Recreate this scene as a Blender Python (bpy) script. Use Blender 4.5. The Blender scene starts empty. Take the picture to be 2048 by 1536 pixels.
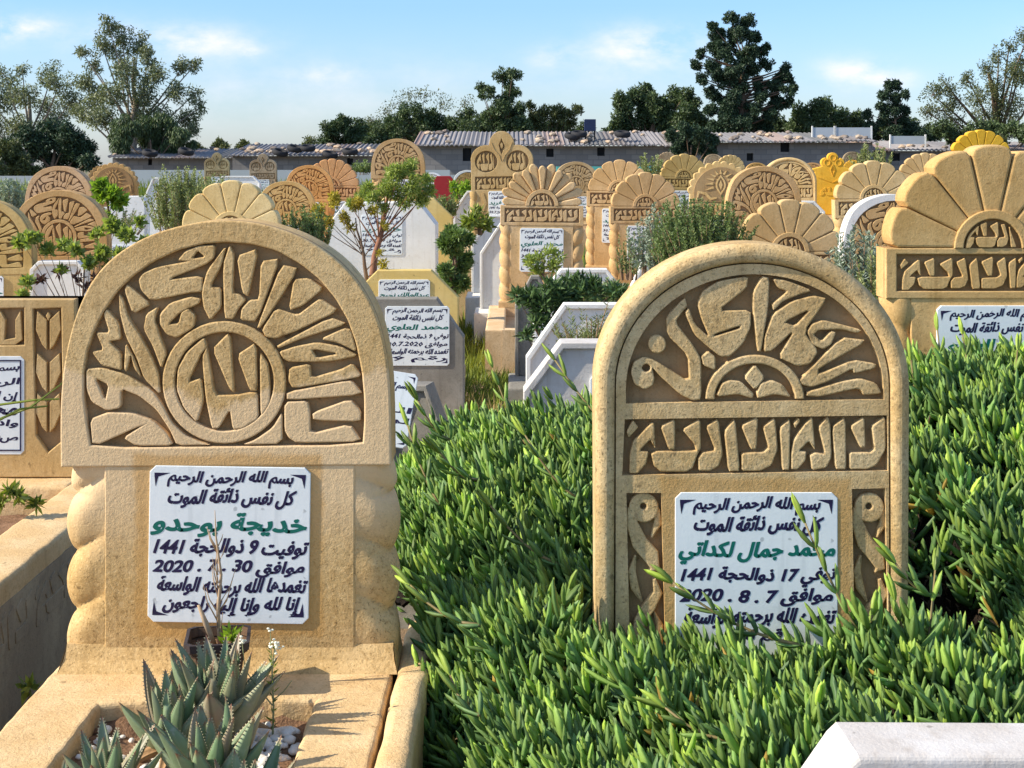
import bpy, math, random
import numpy as np
from mathutils import Vector, Matrix, noise as mnoise
R = math.radians
random.seed(7)
RNG = np.random.default_rng(7)
SC = bpy.context.scene
COL = SC.collection

# ------------------------------------------------------------------ camera
CAM_H, FPX, CX, HY = 1.40, 3000.0, 1024.0, 330.0
cam_d = bpy.data.cameras.new('camera')
cam = bpy.data.objects.new('camera', cam_d)
COL.objects.link(cam)
cam.location = (0, 0, CAM_H)
cam.rotation_euler = (R(90), 0, 0)
cam_d.sensor_width = 36
cam_d.lens = 36 * FPX / 2048
cam_d.shift_y = -(768 - HY) / 2048
cam_d.clip_start, cam_d.clip_end = 0.05, 3000
SC.camera = cam
SC.view_settings.view_transform = 'Standard'
SC.view_settings.look = 'None'
SC.view_settings.gamma = 1
SC.view_settings.exposure = 0.83

# ------------------------------------------------------------------ sun and sky
SUN_EL, SUN_AZ = R(34), R(-11)        # sun stands to the left, AZ = how far it is behind the stones
sd = Vector((-math.cos(SUN_AZ) * math.cos(SUN_EL), math.sin(SUN_AZ) * math.cos(SUN_EL), math.sin(SUN_EL)))
sun_d = bpy.data.lights.new('sun', 'SUN')
sun_d.energy, sun_d.angle, sun_d.color = 4.0, R(0.5), (1.0, 0.90, 0.72)
sun = bpy.data.objects.new('sun', sun_d)
COL.objects.link(sun)
sun.rotation_euler = (-sd).to_track_quat('-Z', 'Y').to_euler()

W = bpy.data.worlds.new('World')
SC.world = W
W.use_nodes = True
nt = W.node_tree
N, L = nt.nodes, nt.links
for n in list(N): N.remove(n)


def nd(tree, typ, **kw):
    n = tree.nodes.new(typ)
    for k, v in kw.items():
        setattr(n, k, v)
    return n


def mth(tree, op, a, b=None, c=None, clamp=False):
    n = tree.nodes.new('ShaderNodeMath'); n.operation = op; n.use_clamp = clamp
    for i, v in enumerate((a, b, c)):
        if v is None: continue
        if isinstance(v, (int, float)): n.inputs[i].default_value = v
        else: tree.links.new(v, n.inputs[i])
    return n.outputs[0]


def mixc(tree, f, a, b, mode='MIX'):
    n = tree.nodes.new('ShaderNodeMix'); n.data_type = 'RGBA'; n.blend_type = mode
    for i, v in ((0, f), (6, a), (7, b)):
        if isinstance(v, (int, float)): n.inputs[i].default_value = v
        elif isinstance(v, (tuple, list)): n.inputs[i].default_value = tuple(v)[:3] + (1,)
        else: tree.links.new(v, n.inputs[i])
    return n.outputs[2]


sky = nd(nt, 'ShaderNodeTexSky', sky_type='NISHITA', sun_disc=False)
sky.sun_elevation = SUN_EL
sky.sun_rotation = math.atan2(sd.x, sd.y)
sky.air_density, sky.dust_density, sky.ozone_density = 1.0, 0.6, 3.0
tc = nd(nt, 'ShaderNodeTexCoord')
sp = nd(nt, 'ShaderNodeSeparateXYZ')
L.new(tc.outputs['Generated'], sp.inputs[0])
dy = mth(nt, 'MAXIMUM', sp.outputs[1], 0.05)
u_ = mth(nt, 'DIVIDE', sp.outputs[0], dy)
w_ = mth(nt, 'DIVIDE', sp.outputs[2], dy)
cb = nd(nt, 'ShaderNodeCombineXYZ')
L.new(u_, cb.inputs[0]); L.new(mth(nt, 'MULTIPLY', w_, 1.9), cb.inputs[1])
cn = nd(nt, 'ShaderNodeTexNoise'); cn.inputs['Scale'].default_value = 22; cn.inputs['Detail'].default_value = 7
cn.inputs['Roughness'].default_value = 0.6
L.new(cb.outputs[0], cn.inputs['Vector'])
tot = None
# cloud banks: bearing (u), height (w), half sizes, strength
for (px, py, rx, ry, s) in ((10, 58, 55, 30, 1.0), (75, 52, 40, 22, .6), (215, 75, 120, 40, .45), (385, 82, 130, 36, .75),
                            (498, 102, 30, 13, .6), (650, 148, 65, 18, .55), (1105, 112, 45, 24, .5), (1305, 82, 110, 34, .75),
                            (1290, 118, 150, 45, .45), (1708, 146, 75, 32, .95), (1790, 158, 60, 22, .5), (940, 170, 420, 60, .2),
                            (500, 190, 300, 80, .25), (-400, 40, 220, 60, 1), (2500, 60, 260, 70, .9), (2100, 90, 90, 40, .35)):
    a = mth(nt, 'MULTIPLY', mth(nt, 'SUBTRACT', u_, (px - CX) / FPX), FPX / rx)
    b = mth(nt, 'MULTIPLY', mth(nt, 'SUBTRACT', w_, (HY - py) / FPX), FPX / ry)
    r2 = mth(nt, 'ADD', mth(nt, 'MULTIPLY', a, a), mth(nt, 'MULTIPLY', b, b))
    m = mth(nt, 'MULTIPLY', mth(nt, 'EXPONENT', mth(nt, 'MULTIPLY', r2, -1.0)), s)
    tot = m if tot is None else mth(nt, 'ADD', tot, m)
front = mth(nt, 'GREATER_THAN', sp.outputs[1], 0.06)
den = mth(nt, 'MULTIPLY', tot, mth(nt, 'MULTIPLY_ADD', mth(nt, 'SUBTRACT', cn.outputs['Fac'], .5), 4.2, .70), clamp=True)
den = mth(nt, 'MULTIPLY', den, front)
den = mth(nt, 'POWER', den, 1.15, clamp=True)
# clear-air blue paling to the horizon; unseen zenith tinted warm for neutral fill
lat = mth(nt, 'MAXIMUM', sp.outputs[2], 0.0)
ramp = nd(nt, 'ShaderNodeValToRGB')
L.new(lat, ramp.inputs[0])
el = ramp.color_ramp.elements
el[0].position, el[0].color = 0.0, (0.59, 0.63, .80, 1)
el[1].position, el[1].color = 0.5, (1.15, 1.02, .92, 1)
e = el.new(0.04); e.color = (0.57, 0.63, .78, 1)
e = el.new(0.2); e.color = (.75, .85, .95, 1)
e = el.new(0.105); e.color = (0.51, 0.63, .80, 1)
skyc = mixc(nt, 1.0, sky.outputs[0], ramp.outputs[0], 'MULTIPLY')
skyc = mixc(nt, mth(nt, 'MULTIPLY', den, .8), skyc, (4.2, 4.1, 4.4))
bg = nd(nt, 'ShaderNodeBackground'); bg.inputs['Strength'].default_value = 0.148
out = nd(nt, 'ShaderNodeOutputWorld')
L.new(skyc, bg.inputs[0]); L.new(bg.outputs[0], out.inputs[0])

# ------------------------------------------------------------------ helpers


def link(name, data, parent=None, loc=None):
    o = bpy.data.objects.new(name, data); COL.objects.link(o)
    if parent: o.parent = parent
    if loc: o.location = loc
    return o


def tag(o, label, cat, group=None, kind=None):
    if label: o['label'] = label
    if cat: o['category'] = cat
    if group: o['group'] = group
    if kind: o['kind'] = kind
    return o


def empty(name, loc, label, cat, group=None, rz=0, s=1.0):
    o = link(name, None); o.location = loc; o.rotation_euler.z = rz; o.scale = (s, s, s)
    o.empty_display_size = .1
    return tag(o, label, cat, group)


def at(px, py, Y):
    return Vector(((px - CX) * Y / FPX, Y, CAM_H - (py - HY) * Y / FPX))


def zat(py, Y): return CAM_H - (py - HY) * Y / FPX
def xat(px, Y): return (px - CX) * Y / FPX


def mesh(name, v, f, mat=None, smooth=False, cols=None):
    """v: Nx3 array, f: MxK index array (all faces the same size) or a list of such arrays"""
    me = bpy.data.meshes.new(name)
    v = np.asarray(v, dtype=np.float32)
    fl = f if isinstance(f, list) else [f]
    fl = [np.asarray(a, dtype=np.int32) for a in fl if len(a)]
    me.vertices.add(len(v)); me.vertices.foreach_set('co', v.ravel())
    nl = sum(a.size for a in fl); npoly = sum(len(a) for a in fl)
    me.loops.add(nl); me.loops.foreach_set('vertex_index', np.concatenate([a.ravel() for a in fl]))
    tt = np.concatenate([np.full(len(a), a.shape[1], dtype=np.int32) for a in fl])
    st = np.concatenate([[0], np.cumsum(tt)[:-1]]).astype(np.int32)
    me.polygons.add(npoly); me.polygons.foreach_set('loop_start', st)
    try: me.polygons.foreach_set('loop_total', tt)
    except Exception: pass
    me.polygons.foreach_set('use_smooth', np.full(npoly, smooth))
    if cols is not None:
        ca = me.color_attributes.new('tint', 'FLOAT_COLOR', 'POINT')
        ca.data.foreach_set('color', np.asarray(cols, dtype=np.float32).ravel())
    me.update(calc_edges=True)
    if mat: me.materials.append(mat)
    return me


class MB:
    """collects simple shapes, then makes one mesh"""
    def __init__(s): s.v, s.f = [], []
    def add(s, v, f):
        o = len(s.v); s.v += [tuple(p) for p in v]; s.f += [tuple(i + o for i in q) for q in f]; return s
    def box(s, x0, x1, y0, y1, z0, z1, ch=0.0):
        if ch <= 0:
            return s.add([(x0, y0, z0), (x1, y0, z0), (x1, y1, z0), (x0, y1, z0), (x0, y0, z1), (x1, y0, z1), (x1, y1, z1), (x0, y1, z1)],
                         [(3, 2, 1, 0), (4, 5, 6, 7), (0, 1, 5, 4), (1, 2, 6, 5), (2, 3, 7, 6), (3, 0, 4, 7)])
        v = []
        for (z, c) in ((z0, 0), (z1 - ch, 0), (z1 - ch * .3, ch * .3), (z1, ch)):
            v += [(x0 + c, y0 + c, z), (x1 - c, y0 + c, z), (x1 - c, y1 - c, z), (x0 + c, y1 - c, z)]
        f = [(3, 2, 1, 0), (12, 13, 14, 15)]
        for k in range(3):
            for i in range(4):
                f.append((k * 4 + i, k * 4 + (i + 1) % 4, k * 4 + 4 + (i + 1) % 4, k * 4 + 4 + i))
        return s.add(v, f)
    def tube(s, pts, rad, n=6, cap=True):
        pts = [Vector(p) for p in pts]
        rad = rad if isinstance(rad, (list, tuple)) else [rad] * len(pts)
        v, f = [], []
        for i, p in enumerate(pts):
            t = (pts[min(i + 1, len(pts) - 1)] - pts[max(i - 1, 0)]).normalized()
            a = t.cross(Vector((0, 0, 1)) if abs(t.z) < .9 else Vector((1, 0, 0))).normalized(); b = t.cross(a)
            for k in range(n):
                an = 2 * math.pi * k / n
                v.append(p + (a * math.cos(an) + b * math.sin(an)) * rad[i])
        for i in range(len(pts) - 1):
            for k in range(n):
                f.append((i * n + k, i * n + n + k, i * n + n + (k + 1) % n, i * n + (k + 1) % n))
        if cap:
            f.append(tuple(range(n))); f.append(tuple((len(pts) - 1) * n + k for k in reversed(range(n))))
        return s.add(v, f)
    def mesh(s, name, mat=None, smooth=False):
        me = bpy.data.meshes.new(name); me.from_pydata(s.v, [], s.f)
        if mat: me.materials.append(mat)
        if smooth: me.polygons.foreach_set('use_smooth', [True] * len(me.polygons))
        me.update(); return me
    def obj(s, name, mat, parent=None, smooth=False, loc=None):
        return link(name, s.mesh(name, mat, smooth), parent, loc)


def displace(me, amp, scale, seed=0, mask=None):
    for v in me.vertices:
        p = v.co * scale + Vector((seed, seed * .7, 0))
        d = Vector((mnoise.noise(p), mnoise.noise(p + Vector((31, 0, 0))), mnoise.noise(p + Vector((0, 57, 0)))))
        v.co += d * amp
    me.update()


def grid_box(x0, x1, y0, y1, z0, z1, step, r, mat, name, amp=.003):
    """box with finely divided, slightly uneven faces and worn edges (bmesh bevel)"""
    import bmesh
    bm = bmesh.new()
    bmesh.ops.create_cube(bm, size=1)
    for v in bm.verts:
        v.co = Vector((x0 + (v.co.x + .5) * (x1 - x0), y0 + (v.co.y + .5) * (y1 - y0), z0 + (v.co.z + .5) * (z1 - z0)))
    bmesh.ops.bevel(bm, geom=bm.edges[:], offset=r, segments=3, profile=.6, affect='EDGES')
    for ax, (a, b) in enumerate(((x0, x1), (y0, y1), (z0, z1))):
        n = int((b - a) / step)
        for i in range(1, n):
            co = Vector((0, 0, 0)); co[ax] = a + (b - a) * i / n
            no = Vector((0, 0, 0)); no[ax] = 1
            bmesh.ops.bisect_plane(bm, geom=bm.verts[:] + bm.edges[:] + bm.faces[:], plane_co=co, plane_no=no)
    me = bpy.data.meshes.new(name); bm.to_mesh(me); bm.free()
    displace(me, amp, 9); displace(me, amp * .6, 31, 5)
    me.materials.append(mat)
    me.polygons.foreach_set('use_smooth', [True] * len(me.polygons))
    return me


def chaikin(p, r=.16):
    o = []
    n = len(p)
    for i in range(n):
        a, b = p[i], p[(i + 1) % n]
        o.append((a[0] + (b[0] - a[0]) * r, a[1] + (b[1] - a[1]) * r))
        o.append((b[0] + (a[0] - b[0]) * r, b[1] + (a[1] - b[1]) * r))
    return o


def ell(cx, cz, rx, rz, a0=0, a1=360, n=40):
    full = abs(a1 - a0) >= 360
    m = n if full else n + 1
    return [(cx + rx * math.cos(R(a0 + (a1 - a0) * i / n)), cz + rz * math.sin(R(a0 + (a1 - a0) * i / n))) for i in range(m)]


def stroke(pts, w):
    l, r = [], []
    ws = w if isinstance(w, (list, tuple)) else [w] * len(pts)
    for i, p in enumerate(pts):
        a, b = pts[max(i - 1, 0)], pts[min(i + 1, len(pts) - 1)]
        t = Vector((b[0] - a[0], b[1] - a[1])).normalized()
        l.append((p[0] - t.y * ws[i] / 2, p[1] + t.x * ws[i] / 2)); r.append((p[0] + t.y * ws[i] / 2, p[1] - t.x * ws[i] / 2))
    return l + r[::-1]


def parea(p):
    return abs(sum(p[i - 1][0] * p[i][1] - p[i][0] * p[i - 1][1] for i in range(len(p)))) / 2


def inside(pt, p):
    c = False
    for i in range(len(p)):
        (x1, y1), (x2, y2) = p[i - 1], p[i]
        if (y1 > pt[1]) != (y2 > pt[1]) and pt[0] < (x2 - x1) * (pt[1] - y1) / (y2 - y1) + x1: c = not c
    return c


def cap_area(polys):
    t = 0
    for i, p in enumerate(polys):
        d = sum(1 for j, q in enumerate(polys) if j != i and inside(p[0], q))
        t += parea(p) * (1 if d % 2 == 0 else -1)
    return t


def relief(name, polys, y0, y1, mat, bevel=.003, parent=None, bres=1, smooth=False):
    """each outline with its own holes is filled on its own, then all are gathered in one mesh"""
    dep = [sum(1 for j, q in enumerate(polys) if j != i and inside(p[0], q)) for i, p in enumerate(polys)]
    groups = []
    for i, p in enumerate(polys):
        if dep[i] % 2 == 0:
            groups.append([p] + [q for j, q in enumerate(polys) if dep[j] == dep[i] + 1 and inside(q[0], p)])
    if len(groups) > 1:
        V, F, o_ = [], [], 0
        for g_ in groups:
            m_ = relief1(name, g_, y0, y1, mat, bevel, 'mesh', bres, smooth)
            V += [tuple(v.co) for v in m_.vertices]; F += [tuple(k + o_ for k in f.vertices) for f in m_.polygons]; o_ = len(V)
            bpy.data.meshes.remove(m_)
        me = bpy.data.meshes.new(name); me.from_pydata(V, [], F); me.materials.append(mat)
        me.polygons.foreach_set('use_smooth', [smooth] * len(me.polygons)); me.update()
        return me if parent == 'mesh' else link(name, me, parent)
    return relief1(name, polys, y0, y1, mat, bevel, parent, bres, smooth)


def relief1(name, polys, y0, y1, mat, bevel=.003, parent=None, bres=1, smooth=False):
    """filled outlines in the XZ plane (holes = nested outlines), front at y0, back at y1 (> y0)"""
    cu = bpy.data.curves.new(name, 'CURVE'); cu.dimensions = '2D'; cu.fill_mode = 'BOTH'
    for p in polys:
        sp_ = cu.splines.new('POLY'); sp_.points.add(len(p) - 1); sp_.use_cyclic_u = True
        for q, c in zip(sp_.points, p): q.co = (c[0], c[1], 0, 1)
    th = (y1 - y0) / 2
    cu.extrude = max(th - bevel, 0.0001); cu.bevel_depth = bevel; cu.bevel_resolution = bres
    if bevel > 0: cu.offset = -bevel
    o = bpy.data.objects.new(name, cu); COL.objects.link(o)
    want = cap_area(polys)
    best = None
    for k in range(14):
        if k:           # the fill sometimes drops or bridges a region: nudge the outline by a hair and fill again
            rj = random.Random(k)
            for sp_, p in zip(cu.splines, polys):
                for q, c in zip(sp_.points, p): q.co = (c[0] + rj.uniform(-1, 1) * 2e-4, c[1] + rj.uniform(-1, 1) * 2e-4, 0, 1)
            if k > 7: cu.bevel_resolution = 0; cu.offset = 0; cu.bevel_depth = 0; cu.extrude = th
        bpy.context.view_layer.update()
        me = bpy.data.meshes.new_from_object(o.evaluated_get(bpy.context.evaluated_depsgraph_get()))
        co = np.empty(len(me.vertices) * 3, dtype=np.float32); me.vertices.foreach_get('co', co); co = co.reshape(-1, 3)
        per = sum(math.dist(p[i], p[i - 1]) for p in polys for i in range(len(p)))
        got = sum(f.area for f in me.polygons if f.normal.z > .98 and f.center.z > th * .9)
        err = abs(got - want)
        lim = per * bevel * 1.6 + .004 * want + 1e-6
        if best is None or err < best[0]:
            best = (err, me, co)
        if err < lim: break
    if err >= lim: print('RELIEF?', name, round(best[0], 5), round(want, 5), round(lim, 5))
    me, co = best[1], best[2]
    bpy.data.objects.remove(o); bpy.data.curves.remove(cu)
    nc = np.stack([co[:, 0], (y0 + th) - co[:, 2], co[:, 1]], 1)
    me.vertices.foreach_set('co', nc.ravel().astype(np.float32))
    me.name = name; me.materials.clear(); me.materials.append(mat)
    me.polygons.foreach_set('use_smooth', [smooth] * len(me.polygons)); me.update()
    if parent == 'mesh': return me
    return link(name, me, parent)


# ------------------------------------------------------------------ materials


def newmat(name):
    m = bpy.data.materials.new(name); m.use_nodes = True
    t = m.node_tree
    return m, t, t.nodes['Principled BSDF']


def noise_n(t, scale, detail=4, rough=.55, vec=None, dist=0):
    n = t.nodes.new('ShaderNodeTexNoise'); n.inputs['Scale'].default_value = scale
    n.inputs['Detail'].default_value = detail; n.inputs['Roughness'].default_value = rough
    n.inputs['Distortion'].default_value = dist
    if vec is None:
        c = t.nodes.new('ShaderNodeTexCoord'); vec = c.outputs['Object']
    t.links.new(vec, n.inputs['Vector'])
    return n.outputs['Fac']


def step(t, v, lo, hi):
    n = t.nodes.new('ShaderNodeMapRange'); n.interpolation_type = 'SMOOTHSTEP'
    n.inputs[1].default_value, n.inputs[2].default_value = lo, hi
    n.clamp = True
    t.links.new(v, n.inputs[0]); return n.outputs[0]


def bump(t, b, hs, dist=.003, strength=.6):
    last = None
    for h, s in hs:
        n = t.nodes.new('ShaderNodeBump'); n.inputs['Distance'].default_value = dist * s; n.inputs['Strength'].default_value = strength
        t.links.new(h, n.inputs['Height'])
        if last: t.links.new(last, n.inputs['Normal'])
        last = n.outputs[0]
    t.links.new(last, b.inputs['Normal'])


def mat_stone(name, base, dark, pale, use_obj_col=True, speck=.5, stain=None, rough=.92, halo=None, big=3.0, bd=.0014):
    m, t, b = newmat(name)
    n1 = noise_n(t, big, 5, .6); n2 = noise_n(t, 28, 4, .6); n3 = noise_n(t, 190, 3, .7); n4 = noise_n(t, 9, 6, .7, dist=.6)
    c = mixc(t, step(t, n1, .35, .7), base, pale)
    c = mixc(t, mth(t, 'MULTIPLY', step(t, n4, .52, .78), .5), c, dark)
    c = mixc(t, mth(t, 'MULTIPLY', step(t, n2, .5, .8), .4), c, dark)
    n5 = noise_n(t, 75, 4, .75)
    c = mixc(t, mth(t, 'MULTIPLY', step(t, n5, .50, .68), speck * .75), c, dark)
    c = mixc(t, mth(t, 'MULTIPLY', step(t, n5, .46, .30), speck * .5), c, pale)
    c = mixc(t, mth(t, 'MULTIPLY', step(t, n3, .56, .72), speck), c, tuple(x * .45 for x in dark))
    c = mixc(t, mth(t, 'MULTIPLY', step(t, n3, .44, .30), speck * .6), c, tuple(min(1, x * 1.25) for x in pale))
    cs_ = t.nodes.new('ShaderNodeTexCoord'); mp_ = t.nodes.new('ShaderNodeMapping'); mp_.inputs['Scale'].default_value = (34, 20, 2.6)
    t.links.new(cs_.outputs['Object'], mp_.inputs[0])
    st_ = noise_n(t, 1.0, 5, .6, vec=mp_.outputs[0])
    c = mixc(t, mth(t, 'MULTIPLY', step(t, st_, .54, .74), .38), c, tuple(x * .8 for x in dark))
    lc_ = noise_n(t, 38, 2, .4)
    c = mixc(t, mth(t, 'MULTIPLY', step(t, lc_, .70, .76), .5), c, tuple(x * .35 for x in dark))
    if stain:        # (z of the water line, band colour, z where it fades below)
        co = t.nodes.new('ShaderNodeTexCoord'); s = t.nodes.new('ShaderNodeSeparateXYZ'); t.links.new(co.outputs['Object'], s.inputs[0])
        zz = mth(t, 'ADD', s.outputs[2], mth(t, 'MULTIPLY', mth(t, 'SUBTRACT', noise_n(t, 7, 5, .6), .5), .16))
        zl = mth(t, 'SUBTRACT', zz, mth(t, 'MULTIPLY', mth(t, 'ABSOLUTE', s.outputs[0]), .22))
        k = mth(t, 'MULTIPLY', step(t, zl, stain[0] + .006, stain[0] - .012), step(t, zz, stain[2] - .1, stain[2] + .1))
        c = mixc(t, mth(t, 'MULTIPLY', k, .8), c, stain[1])
    if halo:         # ochre slip smeared round the plaque: x half width, z0, z1, centre x
        co = t.nodes.new('ShaderNodeTexCoord'); s = t.nodes.new('ShaderNodeSeparateXYZ'); t.links.new(co.outputs['Object'], s.inputs[0])
        hx, z0, z1, xc = halo
        ax = mth(t, 'SUBTRACT', mth(t, 'ABSOLUTE', mth(t, 'SUBTRACT', s.outputs[0], xc)), hx)
        az = mth(t, 'SUBTRACT', mth(t, 'ABSOLUTE', mth(t, 'SUBTRACT', s.outputs[2], (z0 + z1) / 2)), (z1 - z0) / 2)
        d = mth(t, 'MAXIMUM', ax, az)
        d = mth(t, 'ADD', d, mth(t, 'MULTIPLY', mth(t, 'SUBTRACT', noise_n(t, 14, 5, .6), .5), .035))
        k = step(t, d, .034, .018)
        c = mixc(t, mth(t, 'MULTIPLY', k, .62), c, (.50, .28, .085))
    if use_obj_col:
        oi = t.nodes.new('ShaderNodeObjectInfo'); c = mixc(t, 1, c, oi.outputs['Color'], 'MULTIPLY')
    t.links.new(c, b.inputs['Base Color']); b.inputs['Roughness'].default_value = rough
    b.inputs['Specular IOR Level'].default_value = .25
    bump(t, b, ((n3, 1), (n5, 1.2), (n2, .9)), bd)
    return m


def mat_plain(name, col, rough=.7, var=.25, scale=8, metal=0, bumpd=0, spec=.4):
    m, t, b = newmat(name)
    n = noise_n(t, scale, 5, .6)
    c = mixc(t, n, tuple(x * (1 - var) for x in col), tuple(min(1, x * (1 + var)) for x in col))
    t.links.new(c, b.inputs['Base Color']); b.inputs['Roughness'].default_value = rough; b.inputs['Metallic'].default_value = metal
    b.inputs['Specular IOR Level'].default_value = spec
    if bumpd: bump(t, b, ((noise_n(t, scale * 6, 4, .6), 1),), bumpd)
    return m


def mat_leaf(name, col, var=.35, trans=.35, rough=.5, hue=(1, 1, 1), attr=False, spec=.35):
    m, t, b = newmat(name)
    g = t.nodes.new('ShaderNodeNewGeometry')
    rnd = g.outputs['Random Per Island']
    c = mixc(t, rnd, tuple(x * (1 - var) for x in col), tuple(min(1, x * (1 + var) * h) for x, h in zip(col, hue)))
    if attr:
        a = t.nodes.new('ShaderNodeAttribute'); a.attribute_name = 'tint'
        c = mixc(t, 1, c, a.outputs['Color'], 'MULTIPLY')
    t.links.new(c, b.inputs['Base Color']); b.inputs['Roughness'].default_value = rough
    b.inputs['Specular IOR Level'].default_value = spec
    if trans > 0:
        tr = t.nodes.new('ShaderNodeBsdfTranslucent'); mx = t.nodes.new('ShaderNodeMixShader')
        c2 = mixc(t, 1, c, (1.25, 1.35, .55), 'MULTIPLY')
        t.links.new(c2, tr.inputs[0]); mx.inputs[0].default_value = trans
        t.links.new(b.outputs[0], mx.inputs[1]); t.links.new(tr.outputs[0], mx.inputs[2])
        t.links.new(mx.outputs[0], t.nodes['Material Output'].inputs['Surface'])
    return m


OCH, OCD, OCP = (.52, .338, .138), (.32, .195, .072), (.66, .48, .25)
M_ST = mat_stone('ochre_cement', OCH, OCD, OCP)
M_FLOOR = mat_stone('ochre_cement_dark', (.31, .20, .098), (.20, .125, .06), (.38, .26, .14), speck=.3)  # darker brown cement for the sunk floors behind the carving
M_STA = mat_stone('ochre_cement_washed', OCH, OCD, OCP, stain=(.535, (.72, .53, .32), .28), halo=(.161, .092, .405, .008), speck=.85, bd=.002)
M_STB = mat_stone('ochre_cement_weathered', (.53, .355, .155), (.26, .18, .09), (.66, .50, .28), halo=(.163, .04, .365, .008), speck=.85, big=6, bd=.002)
M_CURB = mat_stone('ochre_cement_curb', (.61, .41, .20), (.40, .24, .10), (.72, .54, .31), speck=.5, big=7, bd=.003)
M_WHITE = mat_stone('white_limewash', (.70, .70, .68), (.56, .52, .46), (.78, .78, .77), speck=.12, bd=.001)
M_WHITEB = mat_stone('white_limewash_worn', (.52, .485, .46), (.40, .335, .28), (.62, .60, .59), speck=.1, big=14)
M_GREY = mat_stone('grey_cement', (.21, .195, .17), (.11, .10, .08), (.29, .275, .245), speck=.4, big=5)
M_TAN = mat_stone('shaded_side_cement', (.30, .235, .16), (.16, .125, .09), (.42, .34, .23), speck=.4, big=4)  # tomb side facing away from the sun: its shade is in this colour
M_YEL = mat_stone('yellow_paint', (.66, .48, .16), (.50, .33, .10), (.72, .56, .24), speck=.1, bd=.001)
M_GOLD = mat_stone('golden_paint', (.72, .40, .035), (.5, .24, .02), (.78, .48, .06), speck=.1)
M_SHELL = mat_stone('brown_mosaic', (.30, .21, .12), (.14, .09, .05), (.52, .42, .28), speck=.9)
M_PLAQ = mat_stone('plaque_marble', (.72, .77, .80), (.60, .66, .70), (.79, .83, .85), speck=.04, rough=.35, use_obj_col=False, bd=.0003)
M_INK = mat_plain('ink_navy', (.012, .007, .05), .5, .7, 45)
M_INKG = mat_plain('ink_green', (.0, .13, .10), .5, .3, 60)
M_RED = mat_plain('red_paint', (.33, .018, .02), .6)
M_SOIL = mat_stone('bed_soil', (.20, .11, .06), (.09, .05, .03), (.34, .20, .12), speck=.8, use_obj_col=False, bd=.01, big=12)
M_BARK = mat_plain('bark', (.16, .105, .07), .9, .5, 20, bumpd=.004)
M_TWIG = mat_plain('twig', (.25, .16, .10), .9, .4, 20)
M_DARKIN = mat_plain('dark_opening', (.012, .013, .015), .8)
# ------------------------------------------------------------------ traced carving outlines
def cv(p, ox, oy, sc, cx, fy, ppm):
    """outline traced over the front face -> metres on the stone (x from its centre line, z from its foot)"""
    return [((ox + u / sc - cx) / ppm, (fy - (oy + v / sc)) / ppm) for u, v in p]


A_ = [
    [(1370,1125),(1505,1118),(1522,1190),(1522,1312),(1755,1255),(1825,1358),(1440,1364),(1395,1335),(1370,1290)],
    [(1532,1190),(1755,1108),(1820,1180),(1815,1240),(1540,1232)],
    [(1382,1068),(1700,1005),(1768,1000),(1832,1082),(1385,1115)],
    [(1400,925),(1520,900),(1528,985),(1700,935),(1770,898),(1825,975),(1700,1000),(1420,1046),(1392,1000)],
    [(1340,830),(1430,800),(1560,775),(1700,800),(1805,855),(1640,888),(1400,892),(1360,870)],
    [(1530,815),(1690,842),(1560,868)],
    [(1325,795),(1640,628),(1740,668),(1480,750),(1335,812)],
    [(1580,757),(1720,692),(1760,700),(1797,835),(1690,780)],
    [(1238,700),(1320,575),(1430,612),(1460,608),(1530,552),(1580,518),(1690,590),(1450,705),(1320,755),(1260,745)],
    [(1425,405),(1515,400),(1600,460),(1480,560),(1395,590)],
    [(1208,690),(1352,320),(1455,345),(1232,692)],
    [(1032,205),(1000,330),(935,450),(1000,456),(1002,570),(935,648),(895,570),(885,470),(920,350)],
    [(1048,205),(1078,260),(1066,485),(1108,494),(1146,526),(1100,580),(1070,640),(1018,635),(1010,320)],
    [(1090,270),(1218,225),(1158,508),(1124,486)],
    [(1232,300),(1345,285),(1210,655),(1112,645),(1118,580),(1165,528),(1222,524)],
    [(745,295),(790,240),(870,210),(965,205),(960,280),(910,320),(680,410),(890,385),(890,480),(820,485),(590,533),(530,470),(515,410),(540,370),(620,335),(800,303)],
    [(862,240),(905,275),(830,285)],
    [(820,508),(880,520),(870,550),(760,600),(690,670),(750,665),(765,600),(805,575),(850,620),(840,690),(740,750),(680,730),(640,670),(640,610),(700,545)],
    [(450,435),(590,552),(482,610),(432,470)],
    [(400,490),(425,520),(455,630),(530,740),(595,860),(636,965),(645,1085),(548,990),(505,870),(440,740),(405,600)],
    [(560,610),(632,565),(612,640),(642,740),(682,840),(650,935),(600,800),(545,700)],
    [(440,775),(492,870),(535,985),(490,930),(470,850),(445,950),(430,930)],
    [(330,580),(400,660),(415,760),(340,770),(415,840),(418,940),(360,925),(300,912),(240,830),(310,820),(265,715),(345,720),(310,610)],
    [(208,930),(300,925),(440,962),(600,1060),(655,1140),(710,1245),(790,1320),(880,1362),(940,1378),(740,1380),(700,1290),(620,1170),(520,1090),(415,1048),(412,1160),(330,1176),(240,1125),(210,1050)],
    [(262,985),(340,1025),(320,1118)],
    [(232,1225),(340,1185),(480,1190),(600,1235),(680,1305),(722,1380),(500,1382),(425,1335),(550,1255),(245,1390)],
    [(1200,1345),(1300,1275),(1358,1180),(1358,1370),(1120,1376)],
]
A_RING = [ell(1018, 1010, 362, 358, n=48), ell(1018, 1006, 290, 290, n=48)]
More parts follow.
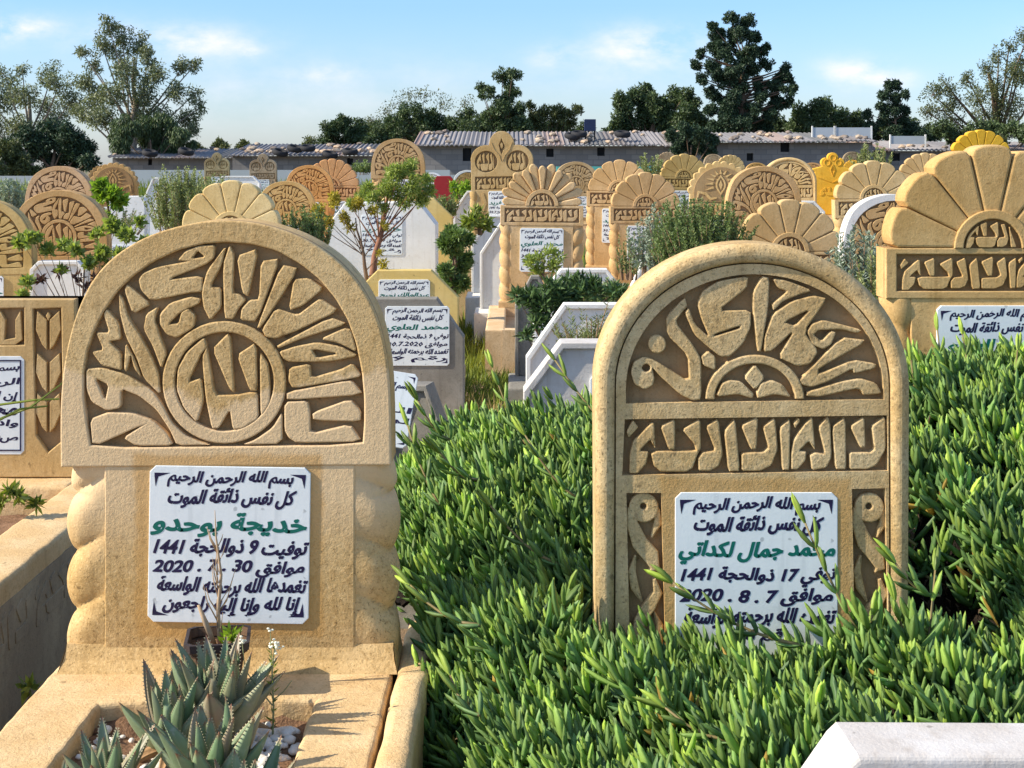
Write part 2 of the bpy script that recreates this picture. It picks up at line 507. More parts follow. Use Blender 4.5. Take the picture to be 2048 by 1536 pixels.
A_MED = [
    [(900,745),(918,800),(880,850),(805,1010),(885,985),(900,1110),(858,1248),(780,1160),(738,1050),(745,930),(800,830)],
    [(888,860),(918,795),(962,1085),(1080,1085),(1160,1070),(1213,1070),(1220,1220),(1120,1282),(1068,1285),(1050,1170),(985,1280),(945,1280),(908,1100)],
    [(948,815),(1040,722),(1055,745),(1078,1073),(1048,1048)],
    [(1092,850),(1205,775),(1213,1062),(1167,1058)],
    [(1226,830),(1275,900),(1288,1020),(1285,1130),(1230,1220)],
]
B_ = [
    [(590,355),(606,415),(580,440),(530,510),(640,650),(692,740),(692,990),(640,998),(560,960),(430,840),(385,790),(402,860),(390,905),(340,930),(280,900),(255,830),(270,760),(340,725),(400,745),(620,885),(610,720),(480,590),(475,480)],
    ell(350, 795, 26, 24, n=12),
    [(614,420),(650,520),(742,606),(690,480),(668,400),(700,320),(800,255),(985,225),(975,300),(795,440),(1000,437),(1000,540),(955,640),(870,725),(810,725),(740,670),(650,590),(590,455)],
    [(770,588),(935,532),(930,550),(775,598)],
    ell(418, 648, 55, 58, n=20),
    [(1015,320),(1070,225),(1116,235),(1108,420),(1064,695),(1040,690),(1012,430)],
    [(1135,240),(1220,250),(1385,315),(1290,345),(1200,380),(1140,440),(1130,400),(1230,320),(1170,300)],
    [(1080,695),(1085,600),(1140,455),(1260,378),(1390,345),(1475,365),(1330,570),(1420,690),(1370,770),(1290,785),(1170,730),(1270,560),(1130,690)],
    [(1205,510),(1370,430),(1275,535)],
    [(1348,570),(1380,520),(1450,498),(1560,525),(1690,560),(1660,580),(1560,555),(1420,560),(1390,590),(1440,630),(1500,565),(1530,575),(1500,650),(1450,680),(1380,650)],
    [(1300,870),(1560,605),(1730,625),(1420,800),(1420,835),(1640,745),(1780,770),(1770,800),(1640,830),(1630,800),(1480,880),(1380,915),(1320,900)],
    [(1345,970),(1350,945),(1560,880),(1680,860),(1780,890),(1815,955),(1700,965),(1680,930),(1640,925),(1430,975)],
    ell(1025, 990, 307, 275, 180, 360, 30) + ell(1025, 990, 250, 222, 360, 180, 30),
    [(1025,770),(1088,855),(1025,935),(957,855)],
    [(782,975),(820,890),(870,870),(940,880),(1018,955),(1010,985),(920,958)],
    [(1034,955),(1060,890),(1130,870),(1200,900),(1252,980),(1150,958),(1042,985)],
    [(690,725),(735,690),(780,725),(780,810),(704,780)],
]
BAND = [
    [(1612,1320),(1740,1322),(1768,1300),(1750,1160),(1835,1092),(1838,1300),(1780,1400),(1720,1425),(1612,1425)],
    [(1618,1160),(1705,1097),(1712,1290),(1680,1290)],
    [(1505,1165),(1588,1097),(1593,1425),(1525,1425)],
    [(1420,1165),(1478,1094),(1495,1150),(1502,1350),(1470,1415),(1380,1430),(1366,1340),(1400,1322),(1462,1330)],
    [(1268,1240),(1330,1150),(1383,1097),(1400,1308),(1360,1250),(1300,1310),(1345,1316),(1340,1370),(1290,1425),(1250,1425),(1250,1330)],
    [(1265,1140),(1298,1104),(1306,1130),(1275,1170)],
    [(1178,1170),(1246,1110),(1240,1430),(1195,1430)],
    [(942,1325),(1080,1318),(1110,1290),(1075,1165),(1150,1102),(1168,1300),(1130,1400),(1060,1435),(942,1435)],
    [(940,1155),(1045,1097),(1035,1300),(1000,1300)],
    [(834,1190),(903,1107),(932,1435),(860,1438)],
    [(722,1160),(798,1110),(826,1330),(800,1405),(750,1433),(676,1433),(672,1360),(700,1320),(780,1310)],
    [(575,1180),(686,1110),(690,1290),(664,1345),(640,1416),(600,1440),(440,1440),(398,1405),(380,1330),(420,1312),(660,1312),(650,1270)],
    [(440,1160),(528,1112),(530,1302),(490,1302)],
    [(270,1250),(398,1122),(408,1300),(375,1240),(310,1310),(365,1316),(350,1390),(300,1450),(245,1450),(250,1330)],
    [(228,1190),(268,1120),(302,1165),(240,1230)],
]


def band_at(x0, x1, z0, z1):
    return [chaikin([(x0 + (u - 215) / 1640 * (x1 - x0), z1 - (v - 1090) / 360 * (z1 - z0)) for u, v in p], .1) for p in BAND]


ALLAH = [BAND[i] for i in (9, 10, 11, 12, 13)]


def allah_at(x0, x1, z0, z1, clip=None):
    out_ = []
    for p in ALLAH:
        q = [(x0 + (u - 235) / 700 * (x1 - x0), z1 - (v - 1100) / 350 * (z1 - z0)) for u, v in p]
        if clip:      # squeeze the tips under a round arch (cx, cz, r)
            r_ = []
            for x, z in q:
                d = math.hypot(x - clip[0], z - clip[1])
                if d > clip[2]: x, z = clip[0] + (x - clip[0]) * clip[2] / d, clip[1] + (z - clip[1]) * clip[2] / d
                r_.append((x, z))
            q = r_
        out_.append(chaikin(q, .1))
    return out_


# ------------------------------------------------------------------ Arabic lettering
ARF = {  # letter: isolated, final, initial, medial
    'ا': (0xFE8D, 0xFE8E), 'أ': (0xFE83, 0xFE84), 'إ': (0xFE87, 0xFE88), 'ب': (0xFE8F, 0xFE90, 0xFE91, 0xFE92), 'ة': (0xFE93, 0xFE94),
    'ت': (0xFE95, 0xFE96, 0xFE97, 0xFE98), 'ج': (0xFE9D, 0xFE9E, 0xFE9F, 0xFEA0), 'ح': (0xFEA1, 0xFEA2, 0xFEA3, 0xFEA4),
    'خ': (0xFEA5, 0xFEA6, 0xFEA7, 0xFEA8), 'د': (0xFEA9, 0xFEAA), 'ذ': (0xFEAB, 0xFEAC), 'ر': (0xFEAD, 0xFEAE), 'س': (0xFEB1, 0xFEB2, 0xFEB3, 0xFEB4),
    'ض': (0xFEBD, 0xFEBE, 0xFEBF, 0xFEC0), 'ع': (0xFEC9, 0xFECA, 0xFECB, 0xFECC), 'غ': (0xFECD, 0xFECE, 0xFECF, 0xFED0),
    'ف': (0xFED1, 0xFED2, 0xFED3, 0xFED4), 'ق': (0xFED5, 0xFED6, 0xFED7, 0xFED8), 'ك': (0xFED9, 0xFEDA, 0xFEDB, 0xFEDC),
    'ل': (0xFEDD, 0xFEDE, 0xFEDF, 0xFEE0), 'م': (0xFEE1, 0xFEE2, 0xFEE3, 0xFEE4), 'ن': (0xFEE5, 0xFEE6, 0xFEE7, 0xFEE8),
    'ه': (0xFEE9, 0xFEEA, 0xFEEB, 0xFEEC), 'و': (0xFEED, 0xFEEE), 'ي': (0xFEF1, 0xFEF2, 0xFEF3, 0xFEF4), 'ئ': (0xFE89, 0xFE8A, 0xFE8B, 0xFE8C)}


def shape(s):
    """logical string -> presentation forms in drawing order (left to right)"""
    outp = []
    for word in s.split(' '):
        g, i = [], 0
        while i < len(word):
            ch = word[i]
            if ch not in ARF: g.append(ch); i += 1; continue
            prev = i > 0 and word[i - 1] in ARF and len(ARF[word[i - 1]]) == 4
            if ch == 'ل' and i + 1 < len(word) and word[i + 1] in 'اأإ':
                base = {'ا': 0xFEFB, 'أ': 0xFEF7, 'إ': 0xFEF9}[word[i + 1]]
                g.append(chr(base + (1 if prev else 0))); i += 2; continue
            nxt = len(ARF[ch]) == 4 and i + 1 < len(word) and word[i + 1] in ARF
            f = ARF[ch]
            g.append(chr(f[3] if prev and nxt else f[1] if prev else f[2] if nxt else f[0])); i += 1
        num = any(c.isdigit() for c in word)
        outp.append(''.join(g) if num else ''.join(reversed(g)))
    return ' '.join(reversed(outp))


def text_arrays(s, res=3, off=.020):
    cu = bpy.data.curves.new('t', 'FONT'); cu.body = s; cu.resolution_u = res; cu.offset = off; cu.extrude = .0
    o = bpy.data.objects.new('t', cu); COL.objects.link(o); bpy.context.view_layer.update()
    me = bpy.data.meshes.new_from_object(o.evaluated_get(bpy.context.evaluated_depsgraph_get()))
    v = np.empty(len(me.vertices) * 3); me.vertices.foreach_get('co', v); v = v.reshape(-1, 3)
    f = [tuple(p.vertices) for p in me.polygons]
    bpy.data.objects.remove(o); bpy.data.curves.remove(cu); bpy.data.meshes.remove(me)
    return v, f


TCACHE = {}


def lettering(lines, w, h, seed=0, res=3, corners=True):
    """lines: (logical text, x0, x1, y0, y1 in plaque fractions from the left / from the top, green?) -> two MBs"""
    ink, grn = MB(), MB()
    rr = random.Random(seed)
    for (s, x0, x1, y0, y1, g) in lines:
        key = (s, res)
        if key not in TCACHE: TCACHE[key] = text_arrays(shape(s), res)
        v, f = TCACHE[key]
        if not len(f): continue
        mn, mx = v.min(0), v.max(0)
        k = (v - mn) / np.maximum(mx - mn, 1e-6)
        ph = rr.random() * 6
        sl = .0 + .30 * (k[:, 1] - .5) * (y1 - y0)
        X = (x0 + k[:, 0] * (x1 - x0) + sl - .5) * w
        Z = (1 - (y1 - k[:, 1] * (y1 - y0)) + .006 * np.sin(ph + k[:, 0] * 9)) * h
        em = (y1 - y0) * h
        for q_, (ax, az_) in enumerate(((0, 0), (.026, .016), (-.026, .008), (.004, -.026))[:4 if res > 1 else 3]):     # a broad brush: strokes laid side by side
            (grn if g else ink).add(list(zip(X + ax * em, np.full(len(X), -.0003 - q_ * .00004), Z + az_ * em)), f)
    if corners:
        for sx in (-1, 1):
            for top in (0, 1):
                cx, cz = sx * w * .47, h * (.955 if top else .045)
                s2 = -1 if top else 1
                L_ = [(0, 0), (-sx * .10 * w, 0), (-sx * .025 * w, s2 * .025 * h), (-sx * .008 * w, s2 * .09 * h), (0, s2 * .02 * h)]
                ink.add([(cx + a, -.0003, cz + b) for a, b in L_], [(0, 1, 2), (0, 2, 3), (0, 3, 4)])
    return ink, grn


BSM, KUL = 'بسم الله الرحمن الرحيم', 'كل نفس ذائقة الموت'
TAG_M, TAG_F = 'تغمده الله برحمته الواسعة', 'تغمدها الله برحمته الواسعة'
LN = [(.12, .89, .03, .138), (.12, .90, .142, .262), (.03, .98, .30, .445), (.04, .985, .462, .582), (.035, .97, .595, .70), (.06, .98, .708, .83), (.10, .95, .832, .950)]


def plaque(root, w, h, x, z, lines, y=-.003, th=.018, seed=0, res=3, corners=True, green=(2,), tilt=0, col=None):
    """marble tablet set into the stone, with its painted lettering as a sub-part"""
    r = .012
    p = [(-w / 2 + r, 0), (w / 2 - r, 0), (w / 2, r), (w / 2, h - r), (w / 2 - r, h), (-w / 2 + r, h), (-w / 2, h - r), (-w / 2, r)]
    pl = relief('plaque', [p], 0, th, M_PLAQ, .0015, root)
    pl.location = (x, y, z); pl.rotation_euler.y = tilt
    ls = [(s, *LN[i % 7], i in green) if not isinstance(s, tuple) else s for i, s in enumerate(lines) if s]
    ink, grn = lettering(ls, w, h, seed, res, corners)
    if ink.f: ink.obj('lettering', M_INK, pl)
    if grn.f: grn.obj('lettering', M_INKG, pl)
    return pl


GEN = {}


def far_plaque(root, w, h, x, z, y=-.008, seed=0):
    """small distant tablet: shares its mesh data with the others of its size"""
    key = (round(w, 3), round(h, 3), seed % 3)
    if key not in GEN:
        name = ('عبدالمالك نجيح', 'خالد فريد', 'محمد العلوي')[seed % 3]
        pl = plaque(root, w, h, x, z, [BSM, KUL, name, 'توفي 9 ذوالحجة 1441', 'موافق 30.7.2020', TAG_M, 'رقم 9'], y, seed=seed, res=1)
        GEN[key] = pl
        return pl
    src = GEN[key]
    pl = link('plaque', src.data, root); pl.location = (x, y, z)
    for ch in src.children: link('lettering', ch.data, pl)
    return pl
# ------------------------------------------------------------------ ground
gm, gt, gb = newmat('ground')
c = mixc(gt, noise_n(gt, 1.3, 6, .6), (.17, .105, .06), (.30, .21, .13))
c = mixc(gt, step(gt, noise_n(gt, .55, 6, .65), .46, .60), c, (.075, .105, .03))
c = mixc(gt, step(gt, noise_n(gt, 9, 4, .7), .5, .8), c, (.12, .10, .05))
gt.links.new(c, gb.inputs['Base Color']); gb.inputs['Roughness'].default_value = .95
bump(gt, gb, ((noise_n(gt, 14, 5, .7), 1),), .04)
v, f = [], []
xs = sorted(set([-900, -400, -150, -60, -30] + [round(-16 + .8 * i, 2) for i in range(41)] + [30, 60, 150, 400, 900]))
ys = sorted(set([-60, -10, -3] + [round(.5 * i, 2) for i in range(0, 61)] + [36, 45, 60, 90, 150, 400, 1200]))
for y in ys:
    for x in xs:
        v.append((x, y, .06 * mnoise.noise(Vector((x * .5, y * .5, 0))) - .05 if abs(x) < 30 and y < 60 else -.05))
nx = len(xs)
for j in range(len(ys) - 1):
    for i in range(nx - 1):
        f.append((j * nx + i, j * nx + i + 1, (j + 1) * nx + i + 1, (j + 1) * nx + i))
g = link('ground', mesh('ground', v, np.array(f), gm, True)); tag(g, None, None, kind='structure')

# ------------------------------------------------------------------ stone parts


def rope(name, r, z0, z1, pitch, mat, parent=None, hand=1, n=40, m=None, deep=.3, cut=None):
    m = m or max(24, int((z1 - z0) / pitch * 16))
    v, f = [], []
    for j in range(m + 1):
        z = z0 + (z1 - z0) * j / m
        for i in range(n):
            th = 2 * math.pi * i / n
            s = abs(math.sin(math.pi * (z / pitch + hand * th / (2 * math.pi)))) ** .55
            rr = r * (1 - deep + deep * s)
            v.append((rr * math.cos(th), rr * math.sin(th), z))
    for j in range(m):
        for i in range(n):
            f.append((j * n + i, j * n + (i + 1) % n, (j + 1) * n + (i + 1) % n, (j + 1) * n + i))
    me = mesh(name, v, np.array(f), mat, True)
    return me if parent is None else link(name, me, parent)


def tomb(root, w, h, ln, mat, y1=.06, bed=True, x=0.0, front_h=0):
    """cemented curb round a planting bed, in front of the headstone; root sits on its top"""
    mb = MB()
    t = .13
    a, b = x - w / 2, x + w / 2
    y0 = -ln
    mb.box(a, a + t, y0, y1, -h, 0, .012); mb.box(b - t, b, y0, y1, -h, 0, .012)
    mb.box(a + t - .02, b - t + .02, -.02, y1 + .002, -h, -.003); mb.box(a + t - .02, b - t + .02, y0 - .002, y0 + t, -h, -.003)
    if bed: mb.box(a + t - .01, b - t + .01, y0 + t - .01, -.01, -h, -.07)
    # plinth under the stone
    o = mb.obj('tomb_curb', mat, root)
    if not bed:
        MB().box(a + t - .01, b - t + .01, y0 + t - .01, -.01, -h, -.002).obj('tomb_slab', mat, root)
    return o


# ------------------------------------------------------------------ near left grave
GX, GY, GZ = xat(450, 3.0), 3.0, zat(1340, 3.0)
near_left = empty('grave', (GX, GY, GZ), 'near ochre arched headstone with round medallion and beaded sides behind an aloe bed', 'grave')
K = (100, 420, 2.926, 450, 1340, 1000)
OUT_A = [(62,1506),(58,1200),(70,1000),(90,850),(130,680),(180,540),(250,405),(350,290),(470,205),(600,140),(760,92),(900,66),(1030,60),(1170,70),(1300,98),(1450,150),(1580,220),(1700,310),(1800,420),(1880,550),(1935,690),(1968,850),(1985,1000),(1993,1200),(1996,1494)]
REC_A = [(240,1394),(215,1250),(197,1100),(197,950),(215,830),(260,700),(310,600),(390,480),(480,390),(600,305),(750,235),(900,198),(1030,188),(1180,200),(1330,240),(1470,320),(1580,410),(1670,520),(1740,640),(1790,780),(1825,950),(1838,1100),(1838,1250),(1828,1376)]
oa = cv(OUT_A, *K)
for _ in range(2): oa = [oa[0]] + chaikin(oa, .25)[1:-2] + [oa[-1]]
ra = cv(REC_A, *K)
D_ = .019
DA = []     # shared meshes of the medallion stone: (name, mesh, location)


def keep(store, o):
    store.append((o.name.split('.')[0], o.data, tuple(o.location))); return o


slab = [(x * .996, z if z > .45 else z) for x, z in oa]
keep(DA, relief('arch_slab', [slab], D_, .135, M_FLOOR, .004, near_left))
fr = keep(DA, relief('arch_frame', [oa, chaikin(ra, .12)], 0, D_ + .001, M_STA, .0035, near_left, bres=2))
back = keep(DA, relief('arch_back', [[(x * 1.002, z) for x, z in slab]], .034, .137, M_ST, .006, near_left))
lets = [chaikin(cv(p, *K), .14) for p in A_] + [cv(p, *K) for p in A_RING] + [chaikin(cv(p, *K), .12) for p in A_MED]
for p in A_: pass
keep(DA, relief('carved_calligraphy', lets, .0015, D_ + .002, M_STA, .0028, near_left))
keep(DA, relief('headstone_body', [[(-.243, .0), (-.243, .408), (.260, .410), (.260, .0)]], .003, .13, M_STA, .004, near_left))
for sx in (-1, 1):               # scalloped side pilaster: flat front, creases rising inwards, notched outer edge
    xi = -.2425 if sx < 0 else .2595
    pz, nz_, nu_ = .118, 84, 14
    v, f = [], []
    for jz in range(nz_ + 1):
        z = .425 * jz / nz_
        w = .064 + .020 * math.sin(math.pi * (((z + .010) / pz) % 1)) ** .5 - (.014 if z > .36 else 0) * ((z - .36) / .045)
        for k in range(nu_ + 1):
            t = k / nu_                      # 0 inner .. 1 outer, then the return to the back
            phs = ((z + .010 - .042 * (1 - t)) / pz) % 1
            cut = (1 - math.sin(math.pi * phs) ** .42) * .020 * min(1, .25 + t * 1.4)
            v.append((xi + sx * (t * w - (0 if t < 1 else 0)), .004 + cut + .030 * t ** 4 + .010 * abs(phs - .62) * t, z))
        v.append((xi + sx * (w + .001), .09, z)); v.append((xi + sx * (w - .004), .128, z))
    m_ = nu_ + 3
    for jz in range(nz_):
        for k in range(m_ - 1):
            q = (jz * m_ + k, jz * m_ + k + 1, (jz + 1) * m_ + k + 1, (jz + 1) * m_ + k)
            f.append(q if sx > 0 else q[::-1])
    me = mesh('scalloped_side', v, np.array(f), M_STA, True)
    keep(DA, link('scalloped_side', me, near_left))
ft = MB()
prof = [(-.026, .0), (-.018, .010), (-.008, .022), (.002, .042), (.006, .05)]
xl, xr = -.318, .336
vv = []
for y, z in prof: vv += [(xl - max(0, .0 - y) * .4, y, z), (xr + max(0, .0 - y) * .4, y, z)]
ft.add(vv, [(2 * i, 2 * i + 1, 2 * i + 3, 2 * i + 2) for i in range(4)])
ft.add([(xl - .01, -.026, 0), (xl, .006, .05), (xl, .14, .05), (xl - .01, .14, 0)], [(0, 1, 2, 3)])
ft.add([(xr + .01, -.026, 0), (xr, .006, .05), (xr, .14, .05), (xr + .01, .14, 0)], [(3, 2, 1, 0)])
ft.add([(xl, .006, .05), (xr, .006, .05), (xr, .14, .05), (xl, .14, .05)], [(0, 1, 2, 3)])
foot = ft.obj('plinth', M_STA, near_left); keep(DA, foot)
plaque(near_left, .322, .313, .006, .094, [BSM, KUL, 'خديجة بوحدو', 'توفيت 9 ذوالحجة 1441', 'موافق 30 . 7 . 2020', TAG_F, 'إنا لله وإنا إليه راجعون'], y=-.0015, th=.012, seed=3, res=4, tilt=R(.9))

# curb of the near left grave: real slabs with worn edges, the pebble bed between them
cr = lambda *a, nm='tomb_curb', mt=M_CURB, amp=.004, r=.012, st=.035: link(nm, grid_box(*a, st, r, mt, nm, amp), near_left)
HB = GZ + .05
XL = xat(128, 3) - GX - .022


def wavy(p, st=.03, amp=.0025, sd_=0):
    o = []
    for i in range(len(p)):
        a, b = p[i], p[(i + 1) % len(p)]
        m = max(1, int(math.dist(a, b) / st))
        for k in range(m):
            x, y = a[0] + (b[0] - a[0]) * k / m, a[1] + (b[1] - a[1]) * k / m
            o.append((x + amp * mnoise.noise(Vector((x * 25, y * 25, sd_))), y + amp * mnoise.noise(Vector((x * 25, y * 25, sd_ + 9)))))
    return o


cmesh = relief('tomb_curb', [wavy([(XL, -2.0), (.336, -2.0), (.336, .20), (XL, .20)]), wavy([(-.205, -1.75), (.212, -1.75), (.200, -.165), (.02, -.160), (-.199, -.185)], amp=.006)], 0, HB, M_CURB, .010, 'mesh', 3)
for v_ in cmesh.vertices:
    x, y, z = v_.co
    v_.co = (x, z, -y + (.003 * mnoise.noise(Vector((x * 9, z * 9, 0))) if y < .02 else 0))
cmesh.flip_normals(); cmesh.update()
link('tomb_curb', cmesh, near_left)
cr(.345, .405, -2.05, .30, -HB, .012, nm='outer_curb', amp=.005, r=.02)
cr(.335, .348, -2.0, .20, -HB, -.055, nm='curb_joint', mt=M_GREY)
bedm = MB()
nxb, nyb = 20, 60
vb, fb = [], []
for j in range(nyb + 1):
    for i in range(nxb + 1):
        x = -.215 + .42 * i / nxb; y = -1.78 + 1.60 * j / nyb
        vb.append((x, y, -.035 + .02 * mnoise.noise(Vector((x * 14, y * 14, 0))) + .010 * mnoise.noise(Vector((x * 60, y * 60, 4)))))
for j in range(nyb):
    for i in range(nxb):
        a = j * (nxb + 1) + i; fb.append((a, a + 1, a + nxb + 2, a + nxb + 1))
link('soil_bed', mesh('soil_bed', vb, np.array(fb), M_SOIL, True), near_left)

# ------------------------------------------------------------------ near right grave
BX, BY, BZ = xat(1505, 2.97), 2.97, zat(1350, 2.97)
near_right = empty('grave', (BX, BY, BZ), 'ochre arched headstone with a double rim and open book carving, foot buried in ice plant', 'grave')
KB = (1180, 480, 3.103, 1505, 1350, 1010.1)
vb_ = (1350 - 480) * 3.103
arc = lambda cx, cy, rx, ry, n=44: [(cx + rx * math.cos(R(180 + 180 * i / n)), cy + ry * math.sin(R(180 + 180 * i / n))) for i in range(n + 1)]
o1 = cv([(40, vb_)] + arc(1008, 905, 975, 885) + [(1975, vb_)], *KB)
o1i = cv([(150, vb_)] + arc(1008, 905, 852, 762) + [(1866, vb_)], *KB)
o2 = cv([(158, vb_)] + arc(1008, 905, 846, 756) + [(1858, vb_)], *KB)
r1 = cv([(224, 1016), (222, 930)] + arc(1022, 930, 800, 718, 36)[1:-1] + [(1824, 930), (1826, 990)], *KB)
r2 = cv([(215, 1112), (1845, 1088), (1850, 1432), (200, 1462)], *KB)
r3 = cv([(225, 1570), (442, 1570), (470, 2560), (248, 2560)], *KB)
r4 = cv([(1625, 1545), (1832, 1540), (1856, 2560), (1645, 2560)], *KB)
DB = []
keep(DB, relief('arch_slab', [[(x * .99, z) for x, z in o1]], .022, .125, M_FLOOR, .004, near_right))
keep(DB, relief('arch_back', [o1], .027, .128, M_STB, .010, near_right, bres=2))
rim = [o1[0]] + o1[1:] + [o1i[-1]] + o1i[-2::-1]
keep(DB, relief('arch_rim', [rim], -.010, .044, M_STB, .017, near_right, bres=4, smooth=True))
keep(DB, relief('arch_frame', [o2, r1, r2, r3, r4], .0, .0235, M_STB, .0035, near_right, bres=2))
lb = [chaikin(cv(p, *KB), .14) for p in B_] + [chaikin(cv(p, *KB), .1) for p in BAND]
keep(DB, relief('carved_calligraphy', lb, .0015, .024, M_STB, .0028, near_right))
for s_, ox in ((1, 0), (1, 1403)):
    vs = []
    def q(pts, w): return cv(stroke([(a + ox, b + 1365) for a, b in pts], w), *KB)
    vs.append(q([(265, 300), (262, 400), (310, 520), (380, 600), (405, 680), (370, 705)], [60, 75, 100, 105, 60, 10]))
    v2 = [q([(400, 745), (425, 830), (370, 920), (310, 1010), (285, 1180)], [20, 60, 80, 70, 70])]
    ring_ = cv(ell(335 + ox, 300 + 1365, 92, 92, n=28), *KB)
    hole_ = cv(ell(332 + ox, 292 + 1365, 20, 20, n=12), *KB)
    for k_, pl_ in enumerate(([ring_, hole_], vs, v2, [q([(418, 310), (425, 400), (385, 490)], [40, 50, 12])],
                              [q([(285, 600), (262, 700), (280, 800), (325, 890)], [12, 50, 55, 12])], [q([(400, 950), (438, 1040), (430, 1180)], [12, 45, 50])])):
        keep(DB, relief('carved_vine', pl_, .004 + .0012 * k_, .024, M_STB, .003, near_right))
plaque(near_right, .322, .322, .0075, .040, [BSM, KUL, 'محمد جمال لكداتي', 'توفي 17 ذوالحجة 1441', 'موافق 7 . 8 . 2020', TAG_M, ('رقم 1436', .25, .70, .84, .94, False)],
       y=-.0015, th=.012, seed=9, res=4)
tomb(near_right, .66, BZ + .04, .16, M_CURB, bed=False)

# ------------------------------------------------------------------ stone kinds


def parts_fan(n, R_=.30, hub=.113, body=.62, rays=False):
    P = []
    zb = body + .136; zc = zb + .012
    am = 180 / n
    lo = 1.0 if not rays else .55
    if rays:
        for i in range(n):
            a = R(am * (i + .5)); ha = R(am * .47)
            pts = [(hub * math.cos(a - ha), hub * math.sin(a - ha))]
            t0 = R_ * (.93 if i % 2 else .86)
            for k in range(-5, 6):
                b = a + ha * k / 5; q = t0 + R_ * .10 * (1 - (k / 5) ** 2); pts.append((q * math.cos(b), q * math.sin(b)))
            pts.append((hub * math.cos(a + ha), hub * math.sin(a + ha)))
            P.append(('petal', relief('petal', [[(x, z + zc) for x, z in pts]], 0 if i % 2 == 0 else .012, .11, M_ST, .010, 'mesh', 2), (0, 0, 0)))
    else:
        for i in range(n):
            a = R(am * (i + .5)); ha = R(am * .487)
            pts = [(hub * .9 * math.cos(a - ha), hub * .9 * math.sin(a - ha))]
            for k in range(-7, 8):
                b = a + ha * k / 7; q = R_ * .925 + R_ * .09 * math.sqrt(max(0, 1 - (abs(k) / 7) ** 2.8)); pts.append((q * math.cos(b), q * math.sin(b)))
            pts.append((hub * .9 * math.cos(a + ha), hub * .9 * math.sin(a + ha)))
            P.append(('petal', relief('petal', [[(x, z + zc) for x, z in pts]], 0, .11, M_ST, .008, 'mesh', 2), (0, 0, 0)))
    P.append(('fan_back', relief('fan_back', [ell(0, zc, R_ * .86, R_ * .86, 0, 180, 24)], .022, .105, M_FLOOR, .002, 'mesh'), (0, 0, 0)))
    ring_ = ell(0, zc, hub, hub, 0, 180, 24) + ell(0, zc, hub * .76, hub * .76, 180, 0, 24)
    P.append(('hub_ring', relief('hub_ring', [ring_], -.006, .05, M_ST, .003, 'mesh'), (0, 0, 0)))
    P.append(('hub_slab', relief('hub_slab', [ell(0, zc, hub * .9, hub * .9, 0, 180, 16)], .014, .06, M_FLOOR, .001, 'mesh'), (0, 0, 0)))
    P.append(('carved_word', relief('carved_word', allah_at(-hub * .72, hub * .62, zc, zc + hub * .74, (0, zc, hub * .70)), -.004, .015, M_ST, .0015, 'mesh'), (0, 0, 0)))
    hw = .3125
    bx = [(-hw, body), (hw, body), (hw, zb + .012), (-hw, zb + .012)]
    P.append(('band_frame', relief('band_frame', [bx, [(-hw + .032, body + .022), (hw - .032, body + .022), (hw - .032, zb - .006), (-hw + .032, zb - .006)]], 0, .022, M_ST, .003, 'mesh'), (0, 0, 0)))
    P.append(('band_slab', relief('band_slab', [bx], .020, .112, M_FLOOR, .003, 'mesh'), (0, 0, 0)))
    P.append(('band_back', relief('band_back', [[(x * 1.004, z) for x, z in bx]], .026, .116, M_ST, .004, 'mesh'), (0, 0, 0)))
    P.append(('carved_calligraphy', relief('carved_calligraphy', band_at(-hw + .038, hw - .038, body + .025, zb - .010), .0015, .021, M_ST, .002, 'mesh'), (0, 0, 0)))
    P.append(('headstone_body', relief('headstone_body', [[(-.238, 0), (.238, 0), (.238, body + .004), (-.238, body + .004)]], .004, .11, M_ST, .003, 'mesh'), (0, 0, 0)))
    rp = [rope('twisted_column', .058, .03, body, .125, M_ST, hand=h_, deep=.36, n=28) for h_ in (1, -1)]
    P.append(('twisted_column', rp[0], (-.262, .056, 0))); P.append(('twisted_column', rp[1], (.262, .056, 0)))
    P.append(('plinth', MB().box(-.32, .32, -.02, .13, 0, .05, .012).mesh('plinth', M_ST), (0, 0, 0)))
    return P, zc + R_, .625, (.328, .330, 0, .270)


